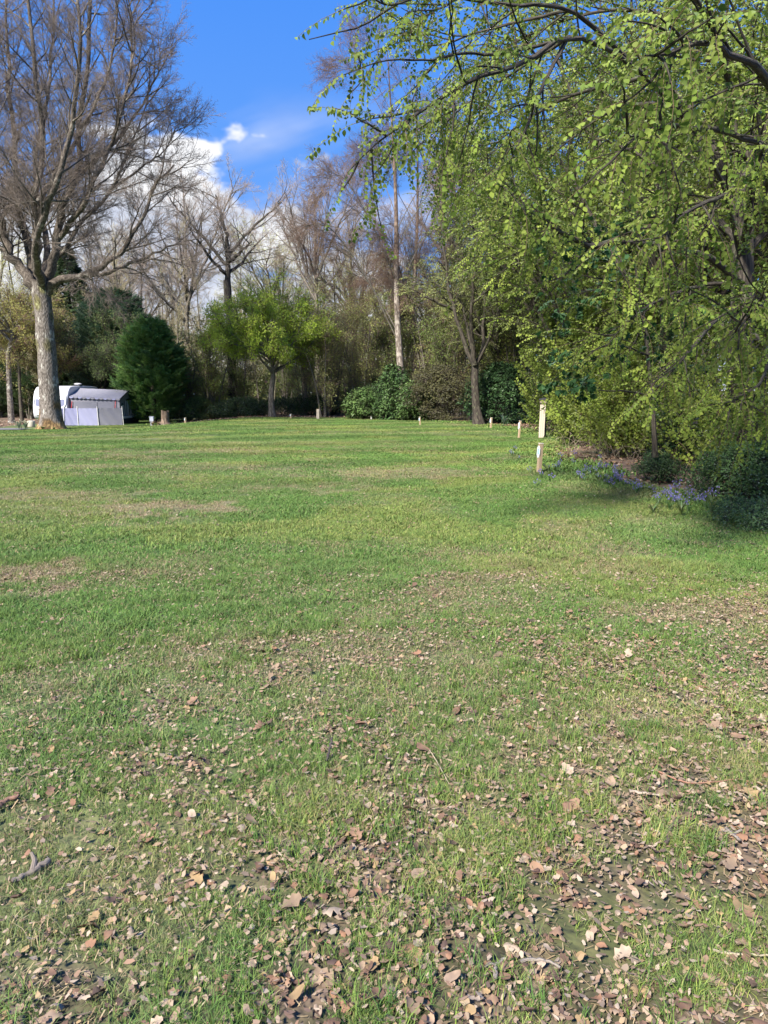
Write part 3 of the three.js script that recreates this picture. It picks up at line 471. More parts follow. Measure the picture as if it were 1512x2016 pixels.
function autoTree(r, H, fork, n, R, r0, lean = 0, top = 1.25) { // trunk and main limbs of a free-standing tree, local coordinates
  const T = [V(0, -0.15, 0), V(r.sg(0.08), fork * 0.5, r.sg(0.08)), V(lean * fork * 0.3 + r.sg(0.15), fork, r.sg(0.15))], limbs = [], a0 = r() * 6.28, f = T[2];
  limbs.push({ pts: [f.clone().add(V(0, -0.2, 0)), V(f.x + r.sg(0.4), lerp(fork, H, 0.45), f.z + r.sg(0.4)), V(f.x + r.sg(0.8), H * 0.97, f.z + r.sg(0.8))], r: r0 * 0.72, t0: 0.1 });
  for (let k = 0; k < n; k++) {
    const a = a0 + k * 2.4, e = R * r.in(0.6, 1.05), hh = lerp(fork, H, r.in(0.35, 0.95) * (top === 0 ? 0.8 : 1)), s = along([f.clone(), limbs[0].pts[1]], r() * 0.7)[0];
    limbs.push({ pts: [s, V(s.x + Math.cos(a) * e * 0.42, lerp(s.y, hh, r.in(0.3, 0.55)), s.z + Math.sin(a) * e * 0.42), V(f.x + Math.cos(a) * e * 0.8, lerp(s.y, hh, 0.8), f.z + Math.sin(a) * e * 0.8), V(f.x + Math.cos(a) * e, hh, f.z + Math.sin(a) * e)], r: r0 * r.in(0.35, 0.55), t0: 0.2 });
  }
  return { T, limbs };
}
function topHeight(px, py, d) { return at(px, py, d).y; }
function bareTree(label, seed, px, d, topY, { R = 5, n = 8, r0 = 0.28, fork = 5, tint = PURPLE, geos = BARE, bark = M.brownBark, group, step = 0.75, s = [0.8, 1.4], name = 'bare_tree', k = 1, up = 0.025 } = {}) {
  const r = rngOf(seed), pos = onGround(px, d), H = topHeight(px, topY, d) - pos.y, { T, limbs } = autoTree(r, H * 0.95, fork, n, R, r0);
  return growTree({
    name, label, seed, pos, bark, group, trunk: { pts: T, rad: [r0 * 1.25, r0, r0 * 0.85], seg: 16, sides: 9, flare: 0.25 }, limbs, sub: [{ per: 0.95 * k, len: [2, 4.4], max: 4.2, ang: [0.4, 0.85], r: 0.05, n: 6, wig: 0.17, up, fall: 0.6 }, { per: 1.4, len: [0.8, 1.8], max: 1.8, ang: [0.4, 0.9], r: 0.02, n: 4, wig: 0.18, up }],
    spray: { geos, mat: M.twig, step, s, tint, ang: [0.2, 0.95], lift: 0.06 },
  });
}
bareTree('tall domed bare tree behind the round green conifer', 31, 372, 64, 298, { R: 5.2, n: 9, fork: 7 });
bareTree('bare tree forking in a wide V above the fresh green oak', 32, 458, 60, 345, { R: 4.6, n: 6, fork: 10.5, r0: 0.33, k: 0.9, bark: M.darkBark });
bareTree('slim bare tree rising right of the oak under the small cloud', 33, 628, 61, 345, { R: 3.6, n: 8, fork: 8, r0: 0.22 });
bareTree('bare tree between the slim bare tree and the birches', 34, 700, 66, 380, { R: 4.4, n: 9, fork: 6, r0: 0.25 });
bareTree('low spreading bare tree right behind the round green conifer', 35, 292, 68, 420, { R: 6, n: 10, fork: 4.5, r0: 0.25, k: 1.2 });
bareTree('bare tree far behind the caravan awning', 36, 200, 78, 470, { R: 6, n: 9, fork: 5 });
bareTree('olive budding tree behind the fresh green oak', 37, 560, 70, 470, { R: 5, n: 9, fork: 4, tint: OLIVE, geos: BUDDED, k: 1.2 });
bareTree('bare tree at the far left edge behind the drive', 38, -20, 66, 430, { R: 6, n: 9, fork: 5, tint: OLIVE, geos: BUDDED });
bareTree('tall bare tree half hidden behind the leafy branches', 39, 905, 62, 200, { R: 5, n: 9, fork: 7, k: 0.9 });

function birch(label, seed, px, d, topY, bend, r0, R) {
  const r = rngOf(seed), pos = onGround(px, d), H = topHeight(px + bend, topY, d) - pos.y, bx = bend * d / FOCAL, T = [V(0, -0.1, 0), V(-0.45 * r0 * 4, H * 0.12, 0), V(bx * 0.25 - 0.35, H * 0.3, 0.1), V(bx * 0.6, H * 0.62, 0), V(bx, H, 0)], limbs = [];
  for (let k = 0; k < 17; k++) { const t = lerp(0.34, 0.93, k / 16), [p] = along(T, t), a = r() * 6.28, e = R * (1.15 - 0.85 * t) * r.in(0.8, 1.2); limbs.push({ pts: [p, p.clone().add(V(Math.cos(a) * e * 0.45, e * 0.75, Math.sin(a) * e * 0.45)), p.clone().add(V(Math.cos(a) * e * 0.85, e * 1.15, Math.sin(a) * e * 0.85)), p.clone().add(V(Math.cos(a) * e * 1.1, e * 1.1, Math.sin(a) * e * 1.1))], r: 0.06 * (1.2 - t), n: 10, t0: 0.25 }); }
  const tree = growTree({
    name: 'birch_tree', label, seed, pos, bark: M.brownBark, trunk: { pts: T, rad: [r0 * 1.3, r0, r0 * 0.85, r0 * 0.5, 0.02], seg: 40, sides: 10, flare: 0.15, color: (u, l, p) => (p.y + vn(u * 5, p.y * 0.8) * 5 > 11 ? [0.45, 0.36, 0.3] : [0.78, 0.75, 0.72]) }, limbs,
    sub: [{ per: 2.4, len: [1.2, 2.6], max: 2.6, ang: [0.3, 0.8], r: 0.025, n: 5, wig: 0.1, up: -0.03 }], spray: { geos: WEEP, mat: M.twig, step: 0.4, s: [0.7, 1.4], tint: twigTint([0.13, 0.09, 0.075], [0.17, 0.125, 0.09]), ang: [0.2, 0.8], lift: -0.12 },
  });
  tree.children[0].material = M.birchBark; return tree;
}
birch('tall white-barked birch with drooping bare twigs, left of the pair', 51, 802, 49, 92, -40, 0.22, 6.6);
birch('thinner white birch just right of the tall one', 52, 824, 53, 150, -8, 0.17, 5);

function leafTree(label, o) { // a broadleaf with fresh leaves; limbs either automatic or given
  const r = rngOf(o.seed), pos = o.pos || onGround(o.px, o.d), H = o.H || topHeight(o.px, o.top, o.d) - pos.y, a = o.limbs ? { T: o.T, limbs: o.limbs } : autoTree(r, H * 0.92, o.fork, o.n || 9, o.R, o.r0, o.lean || 0);
  return growTree({
    name: o.name, label, category: o.category, seed: o.seed, pos, bark: o.bark || M.darkBark, group: o.group, trunk: { pts: a.T, rad: o.rad || [o.r0 * 1.3, o.r0, o.r0 * 0.85], seg: 18, sides: 11, flare: 0.3 }, limbs: a.limbs, trunkSub: o.trunkSub,
    sub: o.sub || [{ per: 2, len: [1.2, 2.6], max: 2.8, ang: [0.5, 1.1], r: 0.03, n: 5, wig: 0.13, up: o.up ?? 0, fall: 0.4 }], spray: { geos: o.geos, mat: o.mat || M.leaf, step: o.step || 0.3, s: o.s || [0.7, 1.2], tint: o.tint, ang: o.ang || [0.4, 1.2], level: true, lift: o.lift ?? 0, keep: o.keep },
  });
}
const green = (a, b, j = 0.2) => (r) => mix(a, b, r(), r.sg(j));
const FRESH = green([0.29, 0.41, 0.05], [0.43, 0.53, 0.075]), LIME = green([0.15, 0.225, 0.03], [0.28, 0.345, 0.06], 0.4), YOLIVE = green([0.3, 0.3, 0.08], [0.42, 0.4, 0.13]), MID = green([0.14, 0.21, 0.05], [0.22, 0.28, 0.07]), DEEP = green([0.04, 0.085, 0.03], [0.08, 0.14, 0.045]);

leafTree('small oak in bright fresh leaf with pale trunk at the back of the lawn', { name: 'oak_tree', seed: 61, px: 537, d: 50, top: 535, fork: 2.7, n: 20, R: 4.1, r0: 0.19, bark: M.brownBark, geos: TUFT, step: 0.4, s: [0.7, 1.15], tint: FRESH, sub: [{ per: 2.2, len: [1, 2], max: 2, ang: [0.5, 1.1], r: 0.03, n: 4, wig: 0.15, up: 0.03, fall: 0.3 }] });
leafTree('young tree in yellow-green leaf behind the big trunk', { name: 'young_tree', seed: 62, px: 118, d: 56, top: 585, fork: 1.5, n: 8, R: 1.6, r0: 0.1, geos: FINE, step: 0.28, s: [0.6, 1], tint: YOLIVE });
leafTree('thin tree in yellow-green leaf nearest the drive', { name: 'young_tree', seed: 63, px: 22, d: 52, top: 540, fork: 5, n: 10, R: 2.8, r0: 0.17, bark: M.greyBark, geos: FINE, step: 0.28, s: [0.6, 1.1], tint: YOLIVE, trunkSub: [0.5, 0.7] });
leafTree('second thin tree just right of the drive end', { name: 'young_tree', seed: 64, px: 43, d: 55, top: 600, fork: 4, n: 8, R: 2.2, r0: 0.11, geos: FINE, step: 0.28, s: [0.6, 1], tint: YOLIVE });
leafTree('pale willowy tree with green haze above the awning', { name: 'willow_tree', seed: 65, px: 205, d: 58, top: 600, fork: 1.6, n: 12, R: 2.8, r0: 0.14, geos: FINE, step: 0.26, s: [0.6, 1], tint: green([0.12, 0.18, 0.06], [0.2, 0.26, 0.09]) });
leafTree('many-stemmed leaning tree at the wood edge beyond the post', {
  name: 'multi_stem_tree', seed: 66, pos: onGround(943, 38), H: 11, r0: 0.22, rad: [0.3, 0.2, 0.19, 0.17], bark: M.darkBark,
  T: local(onGround(943, 38), [[943, 842], [938, 800], [935, 750], [936, 715]], 38),
  limbs: [[[934, 720], [915, 680], [893, 610], [880, 540], [872, 460], [860, 380]], [[935, 718, -0.2], [930, 670, -0.5], [928, 600, -1], [935, 520, -1.4], [930, 420, -1.5]], [[938, 718], [948, 690, 0.3], [952, 640, 0.5], [955, 560, 0.8], [958, 470, 1]], [[936, 720, 0.3], [920, 650, 1], [905, 590, 1.5], [860, 560, 2], [800, 545, 2]], [[893, 610], [850, 590, -0.6], [790, 560, -1]], [[928, 600, -1], [970, 560, -1.5], [1010, 510, -2]], [[938, 720], [965, 660, -0.6], [985, 600, -1], [1000, 540, -1]]].map((p, k) => ({ pts: local(onGround(943, 38), p, 38), r: k < 3 ? 0.13 : 0.08, n: 14, t0: 0.3 })),
  geos: LEAFYBIG, step: 0.26, s: [0.6, 1.1], tint: green([0.23, 0.265, 0.075], [0.31, 0.335, 0.1]), sub: [{ per: 1.3, len: [1, 2.2], max: 2.2, ang: [0.4, 1], r: 0.025, n: 5, wig: 0.13, up: 0.02 }, { per: 1, len: [0.5, 1], max: 1, ang: [0.4, 1], r: 0.012, n: 3, wig: 0.14 }],
});

// understorey of hazels and saplings along the back of the lawn
const HZ = [[420, 56, 640, 2.4, 0], [372, 58, 690, 1.8, 0], [600, 54, 600, 2.6, 1], [655, 56, 585, 2.8, 1], [640, 50, 640, 2.0, 1], [712, 52, 590, 2.8, 1], [745, 56, 560, 2.8, 1], [770, 51, 640, 2.2, 2], [850, 50, 560, 2.6, 1], [880, 46, 620, 2.2, 2], [905, 52, 540, 2.6, 1], [985, 46, 560, 2.6, 0], [1010, 42, 640, 2.4, 0], [480, 60, 660, 2.6, 2], [565, 59, 640, 2.4, 2], [335, 66, 640, 2.2, 2], [60, 62, 640, 2.6, 1], [245, 63, 660, 2.2, 2], [690, 60, 520, 3, 1], [800, 60, 480, 3.2, 1], [870, 58, 440, 3.2, 1], [960, 54, 460, 3.2, 0]];
const HZL = ['hazel in pale leaf left of the oak', 'low leafy sapling beside the round green conifer', 'tall hazel right of the oak crown', 'hazel with thin leaf haze behind the short post', 'low hazel above the short pale post', 'olive hazel left of the birches', 'tall olive hazel behind the laurel bushes', 'darker sapling at the foot of the tall birch', 'hazel right of the birch trunks', 'small sapling left of the many-stemmed tree', 'tall hazel behind the many-stemmed tree', 'fresh green hazel right of the many-stemmed tree', 'fresh green low hazel near the far pegs', 'dark sapling behind the oak trunk on its left', 'dark sapling behind the oak trunk on its right', 'dark sapling right of the tree stump', 'yellowish hazel behind the caravan front', 'dark sapling above the awning gable', 'high olive hazel far behind the short post', 'tall olive tree far behind the birches', 'tall olive tree far behind the many-stemmed tree', 'tall green tree far behind the row of pegs'];
HZ.forEach(([px, d, top, R, kind], k) => {
  const r = rngOf(200 + k), pos = onGround(px, d), H = topHeight(px, top, d) - pos.y, limbs = [], n = 6 + Math.floor(r() * 4);
  for (let j = 0; j < n; j++) { const a = r() * 6.28, e = R * r.in(0.3, 1), b = V(Math.cos(a) * 0.25, 0, Math.sin(a) * 0.25); limbs.push({ name: 'stem', pts: [b, V(Math.cos(a) * e * 0.35, H * 0.4, Math.sin(a) * e * 0.35), V(Math.cos(a) * e * 0.75, H * 0.78, Math.sin(a) * e * 0.75), V(Math.cos(a) * e, H * r.in(0.72, 0.98), Math.sin(a) * e)], r: r.in(0.04, 0.07), n: 8, t0: 0.15 }); }
  growTree({
    name: 'hazel_tree', label: HZL[k], category: 'tree', group: 'young trees along the back of the lawn', seed: 200 + k, pos, bark: M.brownBark, trunk: { pts: [V(0, -0.1, 0), V(0.02, 0.4, 0), V(0, H * 0.3, 0), V(r.sg(0.4), H * 0.8, r.sg(0.4))], rad: [0.12, 0.08, 0.06, 0.02], seg: 10, sides: 7, flare: 0.3 }, limbs, trunkSub: [0.25, 1],
    sub: [{ per: 2, len: [0.8, 1.8], max: 1.8, ang: [0.5, 1.1], r: 0.018, n: 4, wig: 0.14, up: 0.03 }], spray: { geos: FINE, mat: M.leaf, step: 0.5, s: [0.55, 1.0], tint: kind === 0 ? green([0.22, 0.29, 0.06], [0.31, 0.37, 0.08]) : kind === 1 ? green([0.29, 0.32, 0.11], [0.39, 0.41, 0.14]) : MID, ang: [0.4, 1.2], level: true },
  });
});
// conifers
function conifer(label, seed, px, d, topY, baseY, R, tint, dense = 1, round = false) {
  const r = rngOf(seed), pos = onGround(px, d), H = topHeight(px, topY, d) - pos.y, root = thing('conifer_tree', label, 'tree', pos), b = new MB(true), T = [V(0, -0.1, 0), V(0, H * 0.5, 0), V(0, H * 0.98, 0)];
  b.tube(T, [0.22, 0.14, 0.03], 8, WHITE); part(root, 'trunk', b.geo(), M.darkBark);
  const lists = [[], [], []], n = Math.round(H * R * 85 * dense);
  for (let k = 0; k < n; k++) {
    const t = Math.pow(r(), 0.85), y = lerp(baseY, H, t), prof = round ? Math.pow(Math.sin(Math.PI * clamp(0.2 + 0.78 * t)), 0.55) : (1.02 - t) ** 0.85, a = r() * 6.28, lump = 0.58 + 0.8 * vn(Math.cos(a) * 2.6 + seed, y * 1.5 + Math.sin(a) * 2.6), q = R * prof * lump * Math.sqrt(r.in(0.3, 1)), s = r.in(0.55, 1) * (0.5 + 0.5 * prof);
    lists[k % 3].push({ p: V(Math.cos(a) * q, y, Math.sin(a) * q), d: V(Math.cos(a) + r.sg(0.5), round ? r.in(0, 0.9) : r.in(-0.45, 0.25), Math.sin(a) + r.sg(0.5)).normalize(), up: V(r.sg(0.4), 1, r.sg(0.4)), s, c: tint(r) });
  }
  FROND.forEach((g, k) => scatter(root, 'crown', g, M.leaf, lists[k])); return root;
}
conifer('round dense green conifer at the back of the lawn beside the awning', 71, 304, 54, 632, 0.2, 2.1, green([0.08, 0.21, 0.05], [0.22, 0.36, 0.085]), 1.5, true);
conifer('tall dark spruce behind the great bare tree', 72, 152, 66, 488, 0.6, 4.0, DEEP, 1);
conifer('dark blue-green conifer behind the willowy tree', 73, 238, 61, 575, 0.3, 3.6, green([0.045, 0.1, 0.055], [0.08, 0.15, 0.075]), 1, true);
conifer('low dark conifer behind the caravan', 74, 95, 64, 640, 0.2, 3.2, DEEP, 1, true);
conifer('dark evergreen beside the drive at far left', 75, 5, 66, 720, 0.1, 3.2, DEEP, 1, true);

function bush(label, seed, px, d, w, h, geos, mat, tint, n, name = 'laurel_bush', s = [0.6, 1.1], pos = onGround(px, d), category = 'bush', group) {
  const r = rngOf(seed), root = thing(name, label, category, pos, 0, group), b = new MB(true), lists = geos.map(() => []);
  for (let k = 0; k < 7; k++) { const a = r() * 6.28, p = wander(r, V(r.sg(0.15), -0.05, r.sg(0.15)), V(Math.cos(a) * w * 0.5, h, Math.sin(a) * w * 0.5), h * r.in(0.6, 0.9), 5, 0.1, 0); b.tube(p, taper(p, 0.03, 0.008), 5, WHITE); }
  part(root, 'stems', b.geo(), M.darkBark, 'stuff');
  for (let k = 0; k < n; k++) { const a = r() * 6.28, t = r(), q = w * Math.sqrt(r.in(0.1, 1)) * Math.pow(Math.sin(Math.PI * clamp(0.22 + 0.74 * t)), 0.6) * (0.7 + 0.55 * vn(Math.cos(a) * 2 + seed, t * 4 + Math.sin(a) * 2)); lists[k % geos.length].push({ p: V(Math.cos(a) * q, 0.1 + t * h, Math.sin(a) * q), d: V(Math.cos(a) * 0.6 + r.sg(0.5), 1, Math.sin(a) * 0.6 + r.sg(0.5)).normalize(), up: V(r.sg(), 0.2, r.sg()), s: r.in(...s), c: tint(r) }); }
  geos.forEach((g, k) => scatter(root, 'foliage', g, mat, lists[k])); return root;
}
const GLAUREL = green([0.05, 0.1, 0.028], [0.1, 0.155, 0.045], 0.35);
bush('light green laurel bush at the back, right of the short post', 81, 715, 47, 1.3, 1.6, LAUREL, M.gloss, GLAUREL, 170, 'laurel_bush', [0.5, 1.3]);
bush('dark laurel bush against the tall birch trunk', 82, 778, 46, 1.3, 3.0, LAUREL, M.gloss, green([0.04, 0.085, 0.028], [0.075, 0.13, 0.04]), 210, 'laurel_bush', [0.5, 1.4]);
bush('yellow-green laurel bush in front of the birch pair', 83, 815, 44.5, 1.1, 2.1, LAUREL, M.gloss, GLAUREL, 170, 'laurel_bush', [0.5, 1.3]);
bush('reddish-leaved bush between laurels and many-stemmed tree', 84, 868, 44, 1.8, 3.0, TUFT, M.leaf, green([0.1, 0.095, 0.045], [0.13, 0.13, 0.05]), 240);
bush('dark green sycamore bush right of the many-stemmed tree', 85, 985, 40, 1.9, 2.9, LAUREL, M.gloss, green([0.022, 0.055, 0.02], [0.045, 0.09, 0.03]), 420);
bush('low bramble thicket behind the oak trunk', 86, 480, 55, 2.6, 1.1, TUFT, M.leaf, DEEP, 200, 'bramble_bush');
bush('low bramble thicket behind the short post', 87, 610, 55, 2.8, 1.2, TUFT, M.leaf, DEEP, 200, 'bramble_bush');
bush('low bramble thicket right of the stump', 88, 395, 56, 2.4, 1.4, TUFT, M.leaf, MID, 200, 'bramble_bush');
bush('dark thicket behind the laurels', 89, 745, 52, 2.8, 2.2, TUFT, M.leaf, DEEP, 260, 'bramble_bush');
bush('dark thicket at the foot of the conifers behind the awning', 90, 262, 60, 3.0, 2.0, TUFT, M.leaf, DEEP, 260, 'bramble_bush');

{ // the wood that closes the view behind: stems and undergrowth too many to tell apart
  const r = rngOf(99), wood = new THREE.Group(); wood.name = 'far_wood'; wood.userData = { kind: 'stuff', label: 'brown and olive wood closing the view behind the lawn', category: 'wood' }; scene.add(wood);
  const b = new MB(true), L1 = [[], [], []], L2 = [[], [], []], L3 = [[], [], []];
  for (let k = 0; k < 330; k++) { const d = r.in(60, 105), x = r.in(-0.66, 0.42) * d, h = r.in(8, 15), y = height(x, d) - 0.2, p = wander(r, V(x, y, -d), V(r.sg(0.1), 1, r.sg(0.1)), h, 6, 0.05, 0.02), q = r.in(0.05, 0.17); b.tube(p, taper(p, q, q * 0.25), 5, r() < 0.5 ? WHITE : [0.7, 0.72, 0.62]); for (let j = 0; j < 24; j++) { const [c, e] = along(p, r.in(0.3, 1)); L1[j % 3].push({ p: c, d: aside(r, e, r.in(0.3, 1)), up: V(r.sg(), r.sg(), r.sg()), s: r.in(1, 2), c: OLIVE(r) }); } }
  part(wood, 'trunks', b.geo(), M.brownBark, 'stuff'); BARE.forEach((g, k) => scatter(wood, 'twigs', g, M.twig, L1[k]));
  for (let k = 0; k < 4800; k++) { const d = r.in(66, 112), x = r.in(-0.68, 0.42) * d, t = r(), hh = t < 0.65 ? r.in(0, 4) : r.in(2, 9); L2[k % 3].push({ p: V(x, height(x, d) + hh, -d), d: V(r.sg(), 1, r.sg()).normalize(), up: V(r.sg(), r.sg(), r.sg()), s: r.in(1.6, 3), c: t < 0.65 ? mix([0.11, 0.17, 0.06], [0.26, 0.29, 0.1], r()) : mix([0.3, 0.31, 0.13], [0.39, 0.39, 0.17], r()) }); }
  TUFT.forEach((g, k) => scatter(wood, 'undergrowth', g, M.leaf, L2[k]));
}

// ---------------------------------------------------------------- the trees along the right
const NEAR = [301, 302, 303, 304].map((k) => leafSprayData(k, { n: 19, leafL: 0.039, leafW: 0.031, len: 0.44, droop: 0.75 }));
const BLADES = [0.1, 0.3, 0.55].map((f, k) => { const b = new MB(false); b.leaf(V(0, 0, 0), V(0, 1, 0), V(0, 0, 1), 1, 1, f * 0.6, 1, null, [0.05, 0.2, 0.32][k]); return b.geo(true); });
const inView = (p) => { const [u, v, w] = project(p); return w > 2.6 && u > -500 && u < 2100; };
{
  const D = 12.2, base = onGround(1462, D), P = (l) => local(base, l, D);
  const L = [
    [[[1125, 72, -3.8], [1000, 150, -2.5], [900, 220, -2], [840, 290, -1.8]], 0.02, 0.004, 1.4], [[[1270, 150, -2.6], [1100, 200, -1], [980, 280, 0], [890, 390, 0.5]], 0.03, 0.004, 2], [[[1120, 20, -3.6], [950, 60, -3], [850, 90, -2.6], [790, 60, -2.4]], 0.02, 0.004, 1.4], [[[1300, -80, -2], [1050, -60, -2], [900, 0, -2], [820, 40, -2]], 0.028, 0.004, 1.6], [[[1400, 50, -1], [1200, 20, -0.5], [1020, 80, 0], [900, 180, 0.6]], 0.035, 0.004, 2], [[[1330, 200, 0], [1200, 220, 1.5], [1060, 330, 2], [960, 440, 2]], 0.03, 0.004, 1.8],
    [[[1460, 520], [1410, 330, -1.2], [1270, 150, -2.6], [1125, 72, -3.8], [1021, 130, -4.4], [940, 153, -4.8], [871, 190, -5], [813, 231, -5.2], [755, 271, -5.3], [684, 340, -5.5]], 0.036, 0.004, 0.6], [[[1125, 72, -3.8], [980, 107, -4.2], [911, 104, -4.6], [848, 118, -5], [750, 121, -5.3], [664, 152, -5.6]], 0.02, 0.003, 0.55],
    [[[1119, 72, -3.8], [1067, 173, -4.2], [1038, 248, -4.4], [1009, 306, -4.6], [986, 369, -4.8]], 0.024, 0.004, 1.3], [[[1460, 560], [1380, 500, -1.5], [1222, 476, -2.5], [1159, 483, -3], [1090, 450, -3.4], [1044, 427, -3.6], [990, 400, -4]], 0.06, 0.006, 1.3],
    [[[1460, 500], [1490, 320, -2], [1500, 285, -4], [1350, 248, -6], [1230, 268, -7]], 0.06, 0.006, 1], [[[1460, 450], [1440, 200], [1400, 50, -1], [1300, -80, -2], [1100, -160, -3]], 0.07, 0.01, 1],
    [[[1462, 480], [1530, 300, -3], [1512, 160, -6], [1400, 90, -7], [1270, 110, -7.6]], 0.06, 0.006, 0.9], [[[1460, 600], [1400, 640, -2], [1350, 700, -3], [1290, 770, -3]], 0.04, 0.005, 1.0], [[[1462, 640], [1510, 690, -2], [1490, 760, -3], [1430, 800, -3.2]], 0.04, 0.005, 1.0],
    [[[1270, 150, -2.6], [1120, 20, -3.6], [1000, 10, -4.2], [850, -10, -4.8], [760, 10, -5.2], [725, -10, -5.4]], 0.028, 0.004, 0.6], [[[1460, 480], [1400, 420, 1], [1300, 330, 2], [1200, 280, 2.5], [1090, 260, 2.6]], 0.06, 0.006, 1.4], [[[1462, 460], [1380, 240, 1], [1260, 130, 2], [1150, 100, 3]], 0.06, 0.006, 1.3],
    [[[1460, 560], [1400, 560, 0], [1300, 590, -1], [1230, 640, -1.4], [1180, 700, -1.5]], 0.04, 0.005, 1.5], [[[1462, 600], [1540, 560, -3], [1500, 600, -5], [1440, 660, -5.6]], 0.035, 0.004, 0.8], [[[1462, 430], [1520, 200, 0], [1560, -100, 0]], 0.09, 0.02, 1], [[[1460, 500], [1560, 420, 1], [1700, 350, 1]], 0.07, 0.01, 0.8], [[[1490, 320, -2], [1430, 380, -4], [1350, 420, -5], [1290, 480, -5.4]], 0.035, 0.004, 1.3]];
  growTree({
    name: 'lime_tree', label: 'nearest tree on the right, fresh green leaves hanging over the lawn', seed: 300, pos: base, bark: M.darkBark, trunk: { pts: P([[1466, 1000], [1462, 900], [1456, 760], [1462, 600], [1462, 480], [1470, 300]]), rad: [0.27, 0.21, 0.19, 0.18, 0.16, 0.12], seg: 22, sides: 14, flare: 0.35 },
    limbs: L.map(([p, r, end, k]) => ({ pts: P(p), r, end, n: 22, t0: 0.18, k, wob: 0.25 })),
    sub: [{ per: 3.4, len: [0.7, 1.8], max: 1.8, ang: [0.5, 1.15], r: 0.011, n: 6, wig: 0.16, up: -0.012, fall: 0.75, lift: -0.04 }], spray: { geos: [0, 1, 2, 3], data: NEAR, blades: BLADES, single: true, tones: [[0.14, 0.215, 0.03], [0.18, 0.255, 0.038], [0.23, 0.3, 0.05], [0.11, 0.18, 0.027], [0.2, 0.25, 0.055]], mat: M.leafSmooth, step: 0.15, s: [0.75, 1.25], t0: 0.12, tint: green([0.12, 0.195, 0.027], [0.235, 0.3, 0.05], 0.4), ang: [0.3, 1.15], level: true, lift: -0.02, keep: (p, r) => inView(p) && p.x > -0.5 + 0.3 * r() + 0.055 * Math.max(0, -p.z - 7) },
  });
}
const wall = (px, d, H, R, seed, label, o = {}) => leafTree(label, { name: 'beech_tree', seed, pos: onGround(px, d), H, R, n: o.n || 18, fork: o.fork || 1.4, r0: o.r0 || 0.2, geos: o.geos || LEAFY, step: (o.step || 0.26) * 0.8, s: o.s || [0.75, 1.25], tint: o.tint || LIME, lift: -0.1, up: -0.02, sub: o.sub || [{ per: 2.5, len: [1, 2.2], max: 2.2, ang: [0.5, 1.2], r: 0.02, n: 5, wig: 0.14, up: -0.03, fall: 0.35 }], bark: o.bark, group: 'leafy trees along the right of the lawn' });
wall(1340, 18, 12, 4.2, 311, 'leafy tree behind the bluebells on the right', { fork: 0.9 });
wall(1215, 23.5, 15, 5.2, 312, 'leafy tree right behind the tall capped post', { fork: 0.9, n: 26 });
wall(1150, 29, 18, 6, 313, 'leafy tree just beyond the tall capped post', { geos: LEAFY, step: 0.3, n: 28, s: [0.9, 1.4] });
wall(1085, 36, 19, 5.6, 314, 'tall leafy tree between the capped post and the many-stemmed tree', { geos: LEAFYBIG, step: 0.36, n: 26, tint: green([0.12, 0.165, 0.035], [0.18, 0.22, 0.05]) });
wall(1000, 47, 15, 4.4, 315, 'tall leafy tree behind the dark sycamore bush', { geos: LEAFYBIG, step: 0.5, s: [1, 1.6], tint: green([0.12, 0.15, 0.045], [0.17, 0.19, 0.06]) });
wall(1660, 14, 12, 4.0, 316, 'leafy tree at the right edge behind the nearest one', { geos: LEAFYBIG, step: 0.34 });
wall(1480, 20, 13, 4.0, 317, 'leafy tree deep in the wood behind the green shrub', { geos: LEAFYBIG, step: 0.36 });
wall(1390, 28, 15, 4.4, 318, 'tall tree deep in the wood on the right', { geos: LEAFYBIG, step: 0.42 });
wall(1240, 36, 16, 4.8, 319, 'tall tree deep in the wood beyond the capped post', { geos: LEAFYBIG, step: 0.5, s: [1, 1.6] });
wall(1640, 25, 15, 4.8, 320, 'tall tree far back at the right edge', { geos: LEAFYBIG, step: 0.5, s: [1, 1.6] });
wall(1120, 48, 17, 5, 321, 'tall tree at the back of the right-hand wood', { geos: LEAFYBIG, step: 0.6, s: [1.2, 1.9] });
wall(975, 42.5, 14.5, 4.6, 322, 'leafy tree overlapping the many-stemmed tree from behind', { geos: LEAFYBIG, step: 0.36, s: [0.9, 1.4], tint: green([0.15, 0.18, 0.05], [0.21, 0.235, 0.065]) });
wall(900, 56, 15, 4.4, 323, 'thinly leaved tall tree right of the birch crowns', { geos: LEAFYBIG, step: 0.62, s: [1, 1.6], tint: green([0.18, 0.2, 0.07], [0.23, 0.24, 0.08]) });
